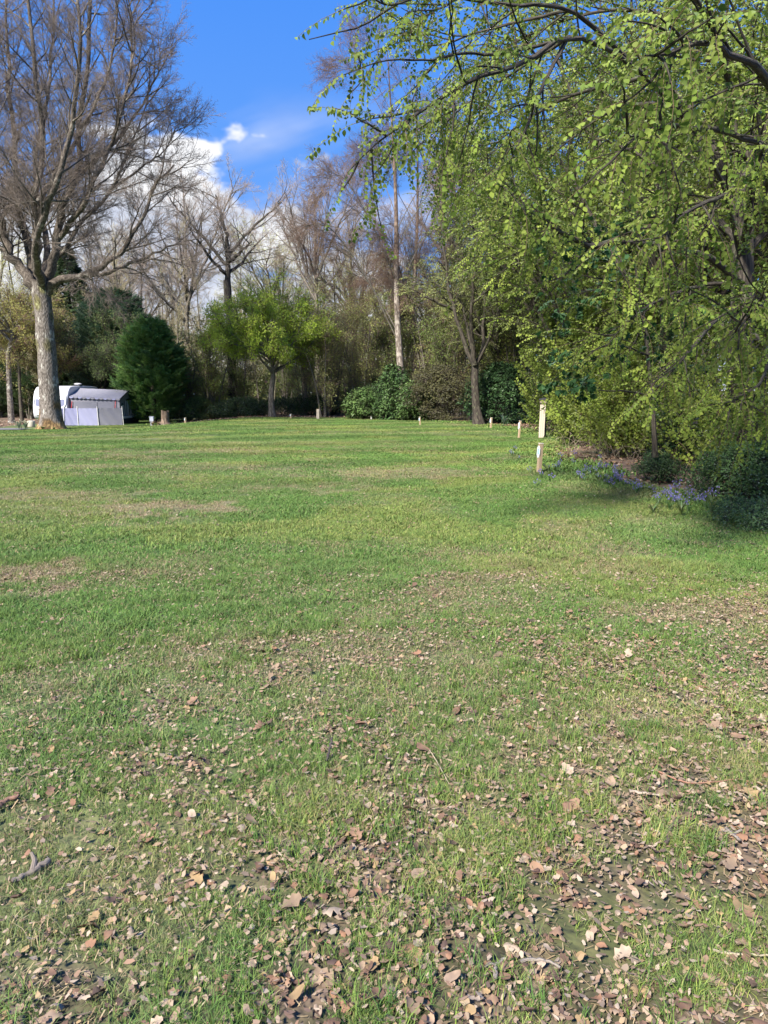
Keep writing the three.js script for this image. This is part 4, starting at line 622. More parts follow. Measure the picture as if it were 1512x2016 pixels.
{ // dark sycamore sapling reaching out of the wall of leaves
  const SY = [341, 342, 343].map((sd) => { const r = rngOf(sd), b = new MB(true), main = wander(r, V(0, 0, 0), V(0, 1, 0), 0.55, 4, 0.1); b.tube(main, taper(main, 0.005, 0.003), 4, [1, 0.8, 1]); for (let k = 0; k < 8; k++) { const s = main[1 + (k >> 1) % 4], a = r() * 6.28, f = V(Math.cos(a), r.in(-0.2, 0.5), Math.sin(a)).normalize(), c = s.clone().addScaledVector(f, r.in(0.08, 0.2)), L = r.in(0.1, 0.16), nn = V(r.sg(0.3), r.sg(0.3), 1).normalize(), sd2 = V().crossVectors(f, nn).normalize(); b.tube([s, c], [0.003, 0.002], 3, [1.5, 0.7, 0.8]); for (let j = -2; j <= 2; j++) { const g = j * 0.62, dd = f.clone().multiplyScalar(Math.cos(g)).addScaledVector(sd2, Math.sin(g)).add(V(0, 0, -0.35)).normalize(); b.leaf(c, dd, nn, L * (1 - 0.14 * Math.abs(j)), L * 0.62, 0.12, 0, WHITE, 0.1); } } return b.geo(); });
  const D = 13, base = onGround(1290, D), P = (l) => local(base, l, D);
  growTree({
    name: 'sycamore_sapling', label: 'dark green sycamore sapling reaching out among the lighter leaves', seed: 345, pos: base, bark: M.darkBark, trunk: { pts: P([[1290, 900], [1285, 800], [1275, 690], [1262, 590], [1250, 520]]), rad: [0.05, 0.04, 0.035, 0.03, 0.02], seg: 14, sides: 8, flare: 0.2 },
    limbs: [[[1278, 700], [1220, 680, -1], [1170, 690, -1.6], [1130, 725, -1.8]], [[1272, 660], [1230, 610, -0.8], [1170, 570, -1.4], [1120, 590, -1.6]], [[1262, 600], [1220, 560, -0.6], [1160, 545, -1], [1120, 540, -1.1]], [[1262, 590], [1270, 540, -0.6], [1255, 500, -1], [1240, 470, -1]], [[1285, 780], [1220, 770, -1], [1155, 770, -1.5]], [[1285, 760], [1310, 720, -0.8], [1300, 660, -1.2]], [[1250, 520], [1210, 480, -0.4], [1180, 470, -0.6]]].map((p) => ({ pts: P(p), r: 0.018, end: 0.006, n: 10, t0: 0.3 })),
    sub: [{ per: 1.2, len: [0.3, 0.6], max: 0.6, ang: [0.4, 1], r: 0.007, n: 3, wig: 0.1, up: 0 }], spray: { geos: SY, mat: M.leaf, step: 0.26, s: [0.75, 1.1], t0: 0.25, tint: green([0.03, 0.095, 0.03], [0.055, 0.14, 0.045]), ang: [0.2, 0.9], level: true },
  });
}
bush('slender dark holly growing up through the leaves', 351, 1318, 16, 0.45, 3.2, LAUREL, M.gloss, green([0.018, 0.045, 0.018], [0.035, 0.07, 0.026]), 120, 'holly_bush', [0.3, 0.5]);
bush('bright leafy bush at the foot of the wall behind the capped post', 352, 1155, 24, 1.4, 2.4, TUFT, M.leaf, LIME, 150, 'beech_bush', [0.5, 0.9]);
bush('low dark bush at the wood edge right of the capped post', 353, 1118, 27, 0.9, 1.6, LAUREL, M.gloss, MID, 110, 'laurel_bush', [0.5, 0.8]);
bush('yellow-green bush under the sycamore sapling', 354, 1225, 19, 1.1, 2.1, TUFT, M.leaf, LIME, 130, 'beech_bush', [0.45, 0.8]);
bush('yellow-green bush low down at the right edge', 355, 1500, 11.6, 1.0, 1.9, LEAFY, M.leaf, LIME, 420, 'beech_bush', [0.7, 1.1]);
bush('dark holly low in the gap between the near trees', 356, 1330, 15.2, 0.5, 0.8, LAUREL, M.gloss, green([0.02, 0.05, 0.02], [0.04, 0.075, 0.03]), 90, 'holly_bush', [0.35, 0.6]);
bush('tall bright bush filling the wood edge behind the sycamore sapling', 367, 1270, 18.5, 1.5, 3.6, LEAFY, M.leaf, LIME, 900, 'beech_bush', [0.8, 1.3]);
bush('tall bright bush at the wood edge left of the sycamore sapling', 368, 1175, 22, 1.5, 3.8, LEAFY, M.leaf, LIME, 900, 'beech_bush', [0.9, 1.4]);
bush('tall bright bush between the two nearest right-hand trunks', 369, 1400, 14.5, 1.2, 3.0, LEAFY, M.leaf, LIME, 800, 'beech_bush', [0.7, 1.1]);
bush('tall green bush beyond the capped post at the wood edge', 370, 1105, 30, 1.7, 4.2, LEAFYBIG, M.leaf, green([0.15, 0.22, 0.035], [0.24, 0.3, 0.055]), 700, 'beech_bush', [0.9, 1.4]);
{ // soft green shrub at the right edge behind the bluebells
  const NET = [361, 362, 363].map((k) => clump(k, { n: 44, R: 0.2, leafL: 0.085, leafW: 0.03, flat: 0.9, up: 0.25, shell: 0.1, detail: 0 }));
  bush('feathery dark green shrub at the right edge behind the bluebells', 364, 1470, 10.6, 0.75, 0.62, NET, M.leaf, green([0.06, 0.135, 0.045], [0.11, 0.2, 0.065]), 190, 'green_shrub', [0.7, 1.1]);
  bush('smaller feathery green plant at the edge of the leaf litter', 365, 1296, 13.2, 0.42, 0.3, NET, M.leaf, green([0.065, 0.13, 0.05], [0.11, 0.19, 0.07]), 70, 'green_shrub', [0.55, 0.9]);
  bush('low ivy patch under the yellow-green bush on the right', 366, 1480, 8.6, 0.6, 0.14, NET, M.leaf, green([0.06, 0.13, 0.05], [0.1, 0.18, 0.07]), 60, 'ivy_patch', [0.45, 0.75]);
}
function ribbons(b, r, n, len, w, spread, col) { // strap leaves arching out of one point
  for (let k = 0; k < n; k++) {
    const a = r() * 6.28, L = len * r.in(0.6, 1.1), e = spread * r.in(0.4, 1.1), N = 5, side = V(-Math.sin(a), 0, Math.cos(a)); let last = null;
    for (let j = 0; j <= N; j++) { const t = j / N, x = Math.cos(a) * e * L * t * t, z = Math.sin(a) * e * L * t * t, y = L * (t - 0.42 * e * t * t * t), ww = w * (1 - 0.92 * t * t), c = col(r); const i0 = b.v(x - side.x * ww, y, z - side.z * ww, 0, 0.8, 0, 0, t, c), i1 = b.v(x + side.x * ww, y, z + side.z * ww, 0, 0.8, 0, 1, t, c); if (last) b.i.push(last[0], last[1], i0, last[1], i1, i0); last = [i0, i1]; }
  }
}
M.strap = new THREE.MeshStandardMaterial({ color: 0xffffff, roughness: 0.5, vertexColors: true });
M.bell = new THREE.MeshStandardMaterial({ color: 0xffffff, roughness: 0.7, vertexColors: true });
function bluebellProto(seed, nl, stems, h) {
  const r = rngOf(seed), lv = new MB(true), st = new MB(true), fl = new MB(true); ribbons(lv, r, nl, 0.24, 0.007, 0.9, (q) => [q.in(0.05, 0.08), q.in(0.11, 0.17), q.in(0.03, 0.05)]);
  for (let k = 0; k < stems; k++) {
    const a = r() * 6.28, p = wander(r, V(r.sg(0.05), 0, r.sg(0.05)), V(Math.cos(a) * 0.28, 1, Math.sin(a) * 0.28), h * r.in(0.8, 1.15), 6, 0.05, 0); p[6].y -= 0.015; st.tube(p, taper(p, 0.003, 0.0018), 4, [0.09, 0.13, 0.06]);
    for (let j = 0; j < 6; j++) { const [c] = along(p, r.in(0.62, 1)), g = r() * 6.28, o = c.clone().add(V(Math.cos(g) * 0.02, r.sg(0.008), Math.sin(g) * 0.02)), col = r() < 0.3 ? [0.2, 0.16, 0.4] : [0.15, 0.145, 0.37]; fl.tube([o, o.clone().add(V(Math.cos(g) * 0.008, -0.012, Math.sin(g) * 0.008)), o.clone().add(V(Math.cos(g) * 0.014, -0.022, Math.sin(g) * 0.014))], [0.0025, 0.006, 0.0085], 6, col); }
  }
  return [lv.geo(true), st.geo(), fl.geo()];
}
{
  const protos = [bluebellProto(401, 12, 3, 0.25), bluebellProto(402, 9, 2, 0.22), bluebellProto(403, 16, 4, 0.28)], r = rngOf(410), spots = [];
  for (const [px, py] of [[1296, 992], [1312, 982], [1326, 990], [1340, 998], [1332, 974], [1348, 980], [1360, 988], [1372, 996], [1384, 984], [1400, 992], [1318, 1002], [1356, 1006], [1390, 1002], [1412, 984]]) spots.push([px, py, 2]);
  for (let k = 0; k < 34; k++) { const t = r(), px = lerp(1090, 1290, t) + r.sg(25), py = lerp(912, 966, t) + r.sg(16); spots.push([px, py, k % 2]); }
  for (const [px, py] of [[1058, 958], [1066, 941], [1008, 898], [1020, 905], [1012, 888], [1044, 930], [1098, 920], [1084, 948], [1130, 898], [1178, 905]]) spots.push([px, py, 1]);
  for (const [px, py, k] of spots) {
    const d = groundDist(py, 0.03), p = at(px, py, d); p.y = height(p.x, d) - 0.005; const big = k === 2;
    const g = thing('bluebell', big ? 'full bluebell clump with strap leaves in the group at lower right' : 'small bluebell in the scattered drift along the wood edge', 'bluebell', p, r() * 6.28, big ? 'bluebell clumps in front of the shrub' : 'bluebells scattered along the wood edge'); g.scale.setScalar(r.in(0.68, 0.98));
    part(g, 'leaves', protos[k][0], M.strap, 'stuff'); part(g, 'stems', protos[k][1], M.strap, 'stuff'); part(g, 'flowers', protos[k][2], M.bell, 'stuff');
  }
  const tuft = (label, px, py, len, n, col, seed, name = 'grass_clump', spread = 0.8, w = 0.005) => { const rr = rngOf(seed), b = new MB(true), d = groundDist(py, 0.03), p = at(px, py, d); p.y = height(p.x, d) - 0.01; ribbons(b, rr, n, len, w, spread, (q) => [col[0] * q.in(0.7, 1.3), col[1] * q.in(0.7, 1.2), col[2] * q.in(0.7, 1.3)]); const g = thing(name, label, 'plant', p); part(g, 'leaves', b.geo(true), M.strap, 'stuff'); return g; };
  tuft('upright bright green grass clump right of the bluebells', 1400, 1016, 0.34, 60, [0.13, 0.18, 0.045], 421, 'grass_clump', 0.5);
  tuft('spreading strap-leaved clump left of the bluebell group', 1286, 1010, 0.26, 34, [0.09, 0.15, 0.05], 422, 'grass_clump', 1.1);
  tuft('tall grass clump in the middle of the bluebell group', 1340, 1014, 0.28, 44, [0.1, 0.15, 0.04], 423, 'grass_clump', 0.6);
  tuft('small strap-leaved clump at the foot of the litter bank', 1282, 968, 0.24, 30, [0.12, 0.16, 0.06], 424, 'grass_clump', 0.8);
  tuft('grey-green strap-leaved clump beside the far wooden pegs', 992, 838, 0.75, 40, [0.08, 0.13, 0.085], 425, 'iris_clump', 0.7, 0.018);
}
{ // arching dead bramble stems and bare undergrowth in the gap between the near trees
  const r = rngOf(430);
  const tangle = (label, px, py, n, len, col, h0 = 0.7) => { const d = groundDist(py, 0.05), p = at(px, py, d); p.y = height(p.x, d); const g = thing('dead_bramble', label, 'plant', p), m = new THREE.MeshStandardMaterial({ color: rgb(...col), roughness: 0.9 }); for (let k = 0; k < n; k++) { const a = r() * 6.28, e = r.in(0.4, 1) * len, h = r.in(0.3, 1) * h0, s = V(r.sg(0.5), -0.03, r.sg(0.5)), q = smooth([s, V(s.x + Math.cos(a) * e * 0.3, h * 0.8, s.z + Math.sin(a) * e * 0.3), V(s.x + Math.cos(a) * e * 0.65, h, s.z + Math.sin(a) * e * 0.65), V(s.x + Math.cos(a) * e, h * r.in(0, 0.7), s.z + Math.sin(a) * e)], 10, r, 0.012), b = new MB(false); b.tube(q, taper(q, r.in(0.003, 0.006), 0.002), 4); part(g, 'stem', b.geo(), m); } };
  tangle('tangle of dead brown bramble stems over the leaf litter', 1370, 930, 34, 1.1, [0.24, 0.17, 0.12]);
  tangle('thin grey bramble stems under the yellow-green bush', 1210, 900, 26, 1.2, [0.22, 0.18, 0.13], 0.8);
  tangle('pale dead stems at the wood edge near the capped post', 1150, 884, 18, 1.0, [0.28, 0.23, 0.17], 0.6);
}

// ---------------------------------------------------------------- posts and pegs
const woodTex = (a, b, c) => noiseTex(128, 512, (u, v, o) => { const g = pf(u, v, 24, 3, 4), k = ss(0.3, 0.7, g), f = vnp(u * 64, v * 40, 64, 40); for (let j = 0; j < 3; j++) o[j] = lerp(a[j], b[j], k) * lerp(0.9, 1.1, f) * c; });
const woodPale = new THREE.MeshStandardMaterial({ map: woodTex([0.42, 0.36, 0.28], [0.56, 0.5, 0.41], 1), roughness: 0.85 }), woodPeg = new THREE.MeshStandardMaterial({ map: woodTex([0.36, 0.26, 0.16], [0.5, 0.38, 0.25], 1), roughness: 0.85 });
const plain = (r, g, b, rough = 0.6, metal = 0) => new THREE.MeshStandardMaterial({ color: rgb(r, g, b), roughness: rough, metalness: metal });
const box = (w, h, d, rad = 0.004, x = 0, y = 0, z = 0) => { const g = new RoundedBoxGeometry(w, h, d, 2, rad); g.translate(x, y, z); return g; };
{
  const p = onGround(1067, 26.2), g = thing('capped_post', 'tall pale timber post with dark cap at the wood edge', 'post', p, -0.5);
  g.rotation.z = -0.02;
  const H = 1.40; part(g, 'core', box(0.2, H - 0.16, 0.2, 0.006, 0, (H - 0.16) / 2 - 0.06, -0.012), plain(0.11, 0.075, 0.055, 0.9));
  for (let k = -1; k <= 1; k++) part(g, 'board', box(0.064, H - 0.2, 0.022, 0.004, k * 0.0675, (H - 0.2) / 2 - 0.04, 0.1), woodPale);
  part(g, 'collar', box(0.235, 0.09, 0.235, 0.006, 0, H - 0.135, 0), plain(0.24, 0.19, 0.15, 0.7));
  part(g, 'band', box(0.225, 0.026, 0.225, 0.004, 0, H - 0.195, 0), plain(0.045, 0.035, 0.03, 0.6));
  const cap = part(g, 'cap', box(0.285, 0.045, 0.285, 0.008, 0, H - 0.066, 0), plain(0.03, 0.03, 0.034, 0.5)); const pyr = new THREE.ConeGeometry(0.195, 0.05, 4, 1); pyr.rotateY(Math.PI / 4); pyr.translate(0, H - 0.019, 0); part(cap, 'cap_top', pyr, plain(0.05, 0.05, 0.058, 0.5));
}
const plaqueTex = (() => { const c = document.createElement('canvas'); c.width = 96; c.height = 256; const x = c.getContext('2d'); x.fillStyle = '#eef2f4'; x.fillRect(0, 0, 96, 256); x.fillStyle = '#a9cfee'; x.fillRect(20, 74, 56, 104); x.fillStyle = '#3f5f86'; x.fillRect(34, 66, 30, 12); x.fillRect(34, 182, 30, 8); x.strokeStyle = '#6f93b8'; x.lineWidth = 4; x.strokeRect(20, 74, 56, 104); const t = new THREE.CanvasTexture(c); t.colorSpace = THREE.SRGBColorSpace; return t; })();
function peg(label, px, d, h, { turn = 0.3, w = 0.075, lean = 0, plaque = true, mat = woodPeg, top = true } = {}) {
  const g = thing('marker_peg', label, 'peg', onGround(px, d), turn, 'wooden pitch markers'); g.rotation.z = lean;
  part(g, 'stake', box(w, h + 0.05, w, 0.004, 0, h / 2 - 0.025, 0), mat); if (top) part(g, 'top_cap', box(w + 0.012, 0.014, w + 0.012, 0.003, 0, h + 0.005, 0), plain(0.72, 0.66, 0.55, 0.7));
  if (plaque) { const s = new THREE.Shape(), W = 0.055, Hh = h * 0.2; s.moveTo(-W * 0.45, -Hh); s.lineTo(W * 0.45, -Hh); s.lineTo(W, -Hh * 0.45); s.lineTo(W, Hh * 0.55); s.lineTo(W * 0.45, Hh); s.lineTo(-W * 0.45, Hh); s.lineTo(-W, Hh * 0.55); s.lineTo(-W, -Hh * 0.45); const e = new THREE.ExtrudeGeometry(s, { depth: 0.008, bevelEnabled: false }), q = e.attributes.position, uv = e.attributes.uv; for (let k = 0; k < uv.count; k++) uv.setXY(k, q.getX(k) / (2 * W) + 0.5, q.getY(k) / (2 * Hh) + 0.5); e.rotateY(-Math.PI / 2); e.translate(-w / 2 - 0.001, h * 0.72, 0); part(g, 'plaque', e, new THREE.MeshStandardMaterial({ map: plaqueTex, roughness: 0.5 })); }
  return g;
}
peg('nearest wooden peg with white and blue plaque, beside the bluebells', 1060, 14.6, 0.57, { lean: -0.05 });
peg('slim leaning wooden peg left of the capped post', 1021, 26.3, 0.6, { lean: -0.07, w: 0.06 });
peg('wooden peg with plaque right of the many-stemmed tree', 966, 34, 0.47, { lean: -0.04, w: 0.07 });
peg('small wooden peg at the back left of the many-stemmed tree', 827, 37, 0.4, { w: 0.06, lean: 0.05 });
peg('tiny white-topped marker on the lawn crest below the oak', 573, 47.5, 0.26, { w: 0.09, turn: 0.6 });
peg('tiny white-topped marker on the lawn crest right of the stump', 365, 46, 0.34, { w: 0.08, turn: 0.6 });
peg('tiny white marker in front of the laurel bush', 731, 46, 0.2, { w: 0.06, turn: 0.6, plaque: false, mat: plain(0.75, 0.75, 0.72) });
{ const g = thing('short_post', 'short pale timber post on the lawn crest right of the oak', 'post', onGround(626, 46.8), 0.1); part(g, 'stake', box(0.17, 0.62, 0.17, 0.008, 0, 0.28, 0), woodPale); part(g, 'top_cap', box(0.18, 0.02, 0.18, 0.004, 0, 0.601, 0), plain(0.5, 0.42, 0.3, 0.8)); }

// ---------------------------------------------------------------- caravan, awning, windbreak
const lilac = plain(0.27, 0.28, 0.43, 0.75), lilacDeep = plain(0.23, 0.24, 0.39, 0.8), canvasGrey = plain(0.22, 0.22, 0.265, 0.8), darkGrey = plain(0.05, 0.052, 0.06, 0.7), whitePaint = plain(0.62, 0.62, 0.66, 0.35), glassDark = new THREE.MeshPhysicalMaterial({ color: rgb(0.07, 0.08, 0.11), roughness: 0.12, clearcoat: 1 }), black = plain(0.02, 0.02, 0.022, 0.8), curtain = plain(0.5, 0.5, 0.52, 0.9), red = plain(0.6, 0.06, 0.06, 0.6), alu = plain(0.7, 0.7, 0.72, 0.35, 0.6);
const quadMesh = (parent, name, a, b, c, d, mat, nu = 12, nv = 8, fn, thick = 0.012) => { // a cloth between four corners, with folds, given some thickness
  const N = V().subVectors(b, a).cross(V().subVectors(d, a)).normalize(), P = [], I = [], U = []; for (const s of [0, 1]) for (let j = 0; j <= nv; j++) for (let i = 0; i <= nu; i++) { const u = i / nu, v = j / nv, p = a.clone().lerp(b, u).lerp(d.clone().lerp(c, u), v), h = (fn ? fn(u, v) : 0) - s * thick; p.addScaledVector(N, h); P.push(p.x, p.y, p.z); U.push(u, v); }
  const row = nu + 1, off = row * (nv + 1); for (let j = 0; j < nv; j++) for (let i = 0; i < nu; i++) { const k = j * row + i; I.push(k, k + 1, k + row, k + 1, k + row + 1, k + row, off + k, off + k + row, off + k + 1, off + k + 1, off + k + row, off + k + row + 1); }
  const g = new THREE.BufferGeometry(); g.setAttribute('position', new THREE.Float32BufferAttribute(P, 3)); g.setAttribute('uv', new THREE.Float32BufferAttribute(U, 2)); g.setIndex(I); g.computeVertexNormals(); return part(parent, name, g, mat);
};
const rod = (a, b, r = 0.014) => { const m = new MB(false); m.tube([a, b], [r, r], 8); return m.geo(); };
{
  const gy = height(-21, 50), g = thing('touring_caravan', 'white touring caravan with rounded front half hidden by the great bare trunk', 'caravan', V(-22.25, gy, -50.2));
  const prof = new THREE.Shape(); // length along x (front at 0), height along y
  prof.moveTo(-0.25, 0.42); prof.bezierCurveTo(-0.06, 0.44, 0.02, 0.6, 0.03, 0.85); prof.bezierCurveTo(0.04, 1.15, -0.02, 1.4, -0.1, 1.65); prof.bezierCurveTo(-0.2, 2.0, -0.34, 2.3, -0.7, 2.42); prof.bezierCurveTo(-1.3, 2.56, -4.6, 2.52, -5.3, 2.46); prof.bezierCurveTo(-5.9, 2.38, -5.95, 1.6, -5.95, 0.9); prof.lineTo(-5.9, 0.42); prof.closePath();
  const ex = new THREE.ExtrudeGeometry(prof, { depth: 2.16, bevelEnabled: true, bevelThickness: 0.07, bevelSize: 0.07, bevelSegments: 4, curveSegments: 10 }); ex.translate(0, 0, -1.08); ex.rotateY(-Math.PI / 2); part(g, 'body', ex, whitePaint);
  const front = (y) => (y < 0.85 ? 0.03 : y < 1.65 ? lerp(0.03, -0.1, ((y - 0.85) / 0.8) ** 1.5) : lerp(-0.1, -0.62, ((y - 1.65) / 0.74) ** 1.35));
  const sheet = (name, x0, x1, y0, y1, lift, mat, nb = 10, rr = 0.12) => { const P = [], I = []; for (let j = 0; j <= nb; j++) { const y = lerp(y0, y1, j / nb), e = Math.max(0, rr - Math.min(y - y0, y1 - y)), ins = rr - Math.sqrt(Math.max(0, rr * rr - e * e)); for (let i = 0; i <= 6; i++) { P.push(lerp(x0 + ins, x1 - ins, i / 6), y, front(y) + 0.07 + lift); } } for (let j = 0; j < nb; j++) for (let i = 0; i < 6; i++) { const k = j * 7 + i; I.push(k, k + 1, k + 7, k + 1, k + 8, k + 7); } const q = new THREE.BufferGeometry(); q.setAttribute('position', new THREE.Float32BufferAttribute(P, 3)); q.setAttribute('uv', new THREE.Float32BufferAttribute(P.filter((_, k) => k % 3 !== 2), 2)); q.setIndex(I); q.computeVertexNormals(); return part(g, name, q, mat); };
  sheet('window_surround', -1.02, 1.02, 1.14, 2.4, 0.012, plain(0.62, 0.63, 0.7, 0.4), 14, 0.2);
  sheet('front_window', -0.96, 0.96, 1.2, 1.93, 0.024, new THREE.MeshPhysicalMaterial({ color: rgb(0.2, 0.21, 0.3), roughness: 0.15, clearcoat: 1 }), 12, 0.16); sheet('roof_window', -0.9, 0.9, 1.99, 2.33, 0.024, glassDark, 8, 0.1);
  for (const s of [-1, 1]) { const b = new MB(false); const q = smooth([V(s * 1.02, 2.36, front(2.36) + 0.1), V(s * 1.05, 1.8, front(1.8) + 0.1), V(s * 1.03, 1.3, front(1.3) + 0.1), V(s * 0.86, 1.1, front(1.1) + 0.1), V(s * 0.5, 1.05, front(1.05) + 0.1)], 16, rngOf(1), 0); b.tube(q, q.map(() => 0.05), 8); part(g, 'frame_arm', b.geo(), whitePaint); }
  part(g, 'skirt', box(2.26, 0.2, 5.4, 0.04, 0, 0.36, -3.1), plain(0.3, 0.3, 0.34)); for (const s of [-1, 1]) { part(g, 'front_light', box(0.2, 0.14, 0.05, 0.02, s * 0.85, 0.7, 0.1), plain(0.75, 0.75, 0.8, 0.2)); const w = part(g, 'wheel', new THREE.TorusGeometry(0.24, 0.085, 10, 24).rotateY(Math.PI / 2).translate(s * 1.02, 0.32, -3.3), black); part(w, 'rim', new THREE.CylinderGeometry(0.19, 0.19, 0.1, 18).rotateZ(Math.PI / 2).translate(s * 1.03, 0.32, -3.3), alu); part(g, 'corner_steady', rod(V(s * 0.8, 0.42, -0.5), V(s * 0.86, 0.0, -0.3), 0.025), black); }
  part(g, 'hitch', mergeGeometries([rod(V(-0.5, 0.4, -0.3), V(0, 0.38, 0.95), 0.035), rod(V(0.5, 0.4, -0.3), V(0, 0.38, 0.95), 0.035)]), alu); part(g, 'jockey_wheel', new THREE.TorusGeometry(0.07, 0.03, 8, 16).translate(-0.12, 0.1, 0.8), black); part(g, 'jockey_leg', rod(V(-0.12, 0.1, 0.8), V(-0.1, 0.6, 0.8), 0.022), alu);
  const dish = part(g, 'aerial', new THREE.LatheGeometry([[0.001, 0.28], [0.12, 0.27], [0.24, 0.23], [0.26, 0.2], [0.2, 0.17], [0.05, 0.15], [0.001, 0.15]].map(([x, y]) => new THREE.Vector2(x, y)), 20).translate(0.95, 2.5, -2.4), whitePaint); part(dish, 'mast', rod(V(0.95, 2.45, -2.4), V(0.95, 2.68, -2.4), 0.025), whitePaint);
}
{
  const gy = height(-20, 50.4), X0 = -21.05, X1 = -17.75, Z0 = -50.5, Z1 = -54.1, E = 1.72, R = 2.28, zr = (Z0 + Z1) / 2, g = thing('caravan_awning', 'grey ridge-roofed awning joined to the right side of the caravan', 'awning', V(X0, gy, Z0)), L = X1 - X0, Dp = Z1 - Z0, p = (x, y, z) => V(x, y, z), fold = (f, a) => (u, v) => Math.sin(u * f + v * 3) * a * Math.sin(Math.PI * u);
  const RC = 2.42;
  quadMesh(g, 'front_wall', p(0, 0, 0), p(L, 0, 0), p(L, E, 0), p(0, E, 0), canvasGrey, 16, 6, fold(14, 0.012)); quadMesh(g, 'back_wall', p(L, 0, Dp), p(0, 0, Dp), p(0, E, Dp), p(L, E, Dp), canvasGrey);
  const over = 0.1;
  quadMesh(g, 'roof', p(-0.02, E + 0.14, over), p(L + over, E - 0.02, over), p(L + over, R, Dp / 2), p(-0.02, RC, Dp / 2), canvasGrey, 16, 8, (u, v) => -0.07 * Math.sin(Math.PI * u) * Math.sin(Math.PI * v) + 0.008 * Math.sin(u * 30)); quadMesh(g, 'roof', p(L + over, E - 0.02, Dp - over), p(-0.02, E + 0.14, Dp - over), p(-0.02, RC, Dp / 2), p(L + over, R, Dp / 2), canvasGrey, 16, 8, (u, v) => -0.07 * Math.sin(Math.PI * u) * Math.sin(Math.PI * v));
  for (let k = 0; k < 12; k++) { const s = new THREE.Shape(), w = (L + 0.1) / 12; s.moveTo(0, 0); s.lineTo(w, 0); s.quadraticCurveTo(w, -0.1, w / 2, -0.11); s.quadraticCurveTo(0, -0.1, 0, 0); const e = new THREE.ExtrudeGeometry(s, { depth: 0.01, bevelEnabled: false }); const f = k / 12; e.translate(k * w, lerp(E + 0.14, E - 0.02, f) - 0.01 - (k < 11 ? 0 : 0), over + 0.003); part(g, 'valance_scallop', e, k % 2 ? canvasGrey : lilac); }
  const wn = quadMesh(g, 'front_window', p(0.3, 1.0, 0.03), p(L - 0.35, 1.0, 0.03), p(L - 0.35, 1.5, 0.03), p(0.3, 1.5, 0.03), plain(0.17, 0.175, 0.22, 0.6), 20, 4, fold(40, 0.01)); part(wn, 'window_bar', box(0.02, 0.5, 0.02, 0.004, L * 0.55, 1.25, 0.06), canvasGrey);
  for (const x of [0.16, L - 0.22]) part(g, 'storm_strap', rod(p(x, 1.55, 0.06), p(x - 0.06, 1.02, 0.1), 0.022), red);
  // the gable end with its arched windows
  const gab = new THREE.Shape(); gab.moveTo(0, 0); gab.lineTo(-Dp, 0); gab.lineTo(-Dp, E); gab.lineTo(-Dp / 2, R - 0.02); gab.lineTo(0, E); gab.closePath(); const ge = new THREE.ExtrudeGeometry(gab, { depth: 0.015, bevelEnabled: false }); ge.rotateY(Math.PI / 2); ge.translate(L, 0, 0); part(g, 'gable_wall', ge, plain(0.16, 0.165, 0.175, 0.8));
  for (const [z0, z1, top] of [[0.25, 0.75, 1.42], [0.98, 2.55, 1.72], [2.78, 3.32, 1.42]]) {
    const s = new THREE.Shape(); s.moveTo(z0, 0.55); s.lineTo(z1, 0.55); s.lineTo(z1, top - 0.2); s.quadraticCurveTo((z0 + z1) / 2, top + 0.2, z0, top - 0.2); s.closePath(); const e = new THREE.ExtrudeGeometry(s, { depth: 0.02, bevelEnabled: false }); e.rotateY(Math.PI / 2); e.translate(L + 0.02, 0, 0); const w = part(g, 'gable_window', e, new THREE.MeshPhysicalMaterial({ color: rgb(0.03, 0.035, 0.04), roughness: 0.2, clearcoat: 1 }));
    const n = z1 - z0 > 1 ? 3 : 1; for (let k = 0; k < n; k++) for (const q of [0.08, 0.72]) { const a = z0 + (z1 - z0) * (k + q) / n, b = a + (z1 - z0) * 0.2 / n; quadMesh(w, 'curtain', p(L + 0.055, 0.58, -a), p(L + 0.055, 0.58, -b), p(L + 0.055, top - 0.14, -b - 0.06), p(L + 0.055, top - 0.14, -a + 0.02), curtain, 6, 4, (u) => 0.012 * Math.sin(u * 18)); }
  }
  part(g, 'mud_wall', box(0.03, 0.16, -Dp - 0.1, 0.01, L + 0.045, 0.46, Dp / 2), plain(0.6, 0.6, 0.62, 0.8)); part(g, 'skirting', box(0.03, 0.36, -Dp - 0.04, 0.01, L + 0.04, 0.18, Dp / 2), black);
  for (const z of [0.02, Dp - 0.02]) part(g, 'corner_pole', rod(p(L + 0.05, 0, z), p(L + 0.05, E, z), 0.02), darkGrey); for (const z of [0.1, Dp - 0.1]) part(g, 'roof_edge', rod(p(L + over, E - 0.02, z), p(L + over, R + 0.01, Dp / 2), 0.03), darkGrey);
}
{
  const gy = -0.47, xs = [[-21.7, -47.6], [-20.72, -48.5], [-19.85, -48.6], [-18.6, -48.7], [-17.2, -49.3]], g = thing('windbreak', 'lilac fabric windbreak with pale poles in front of the awning', 'windbreak', V(xs[0][0], gy, xs[0][1])), lo = xs.map(([x, z]) => V(x - xs[0][0], height(x, -z) - gy + 0.02, z - xs[0][1])), H = 1.1;
  for (let k = 0; k < 4; k++) { const a = lo[k], b = lo[k + 1]; quadMesh(g, 'panel', a, b, b.clone().add(V(0, H, 0)), a.clone().add(V(0, H, 0)), k === 3 ? canvasGrey : k === 1 ? lilacDeep : lilac, 22, 8, (u, v) => 0.03 * Math.sin((u * 2 + v * 1.2) * 6 + k) * Math.sin(Math.PI * u) + 0.012 * Math.sin((u - v) * 22)); }
  lo.forEach((q, k) => part(g, 'pole', rod(q.clone().add(V(0.02 * k, -0.02, 0.025)), q.clone().add(V(k === 1 ? 0.1 : 0.03, H + 0.12, 0.03)), 0.02), plain(0.8, 0.79, 0.76, 0.5)));
}
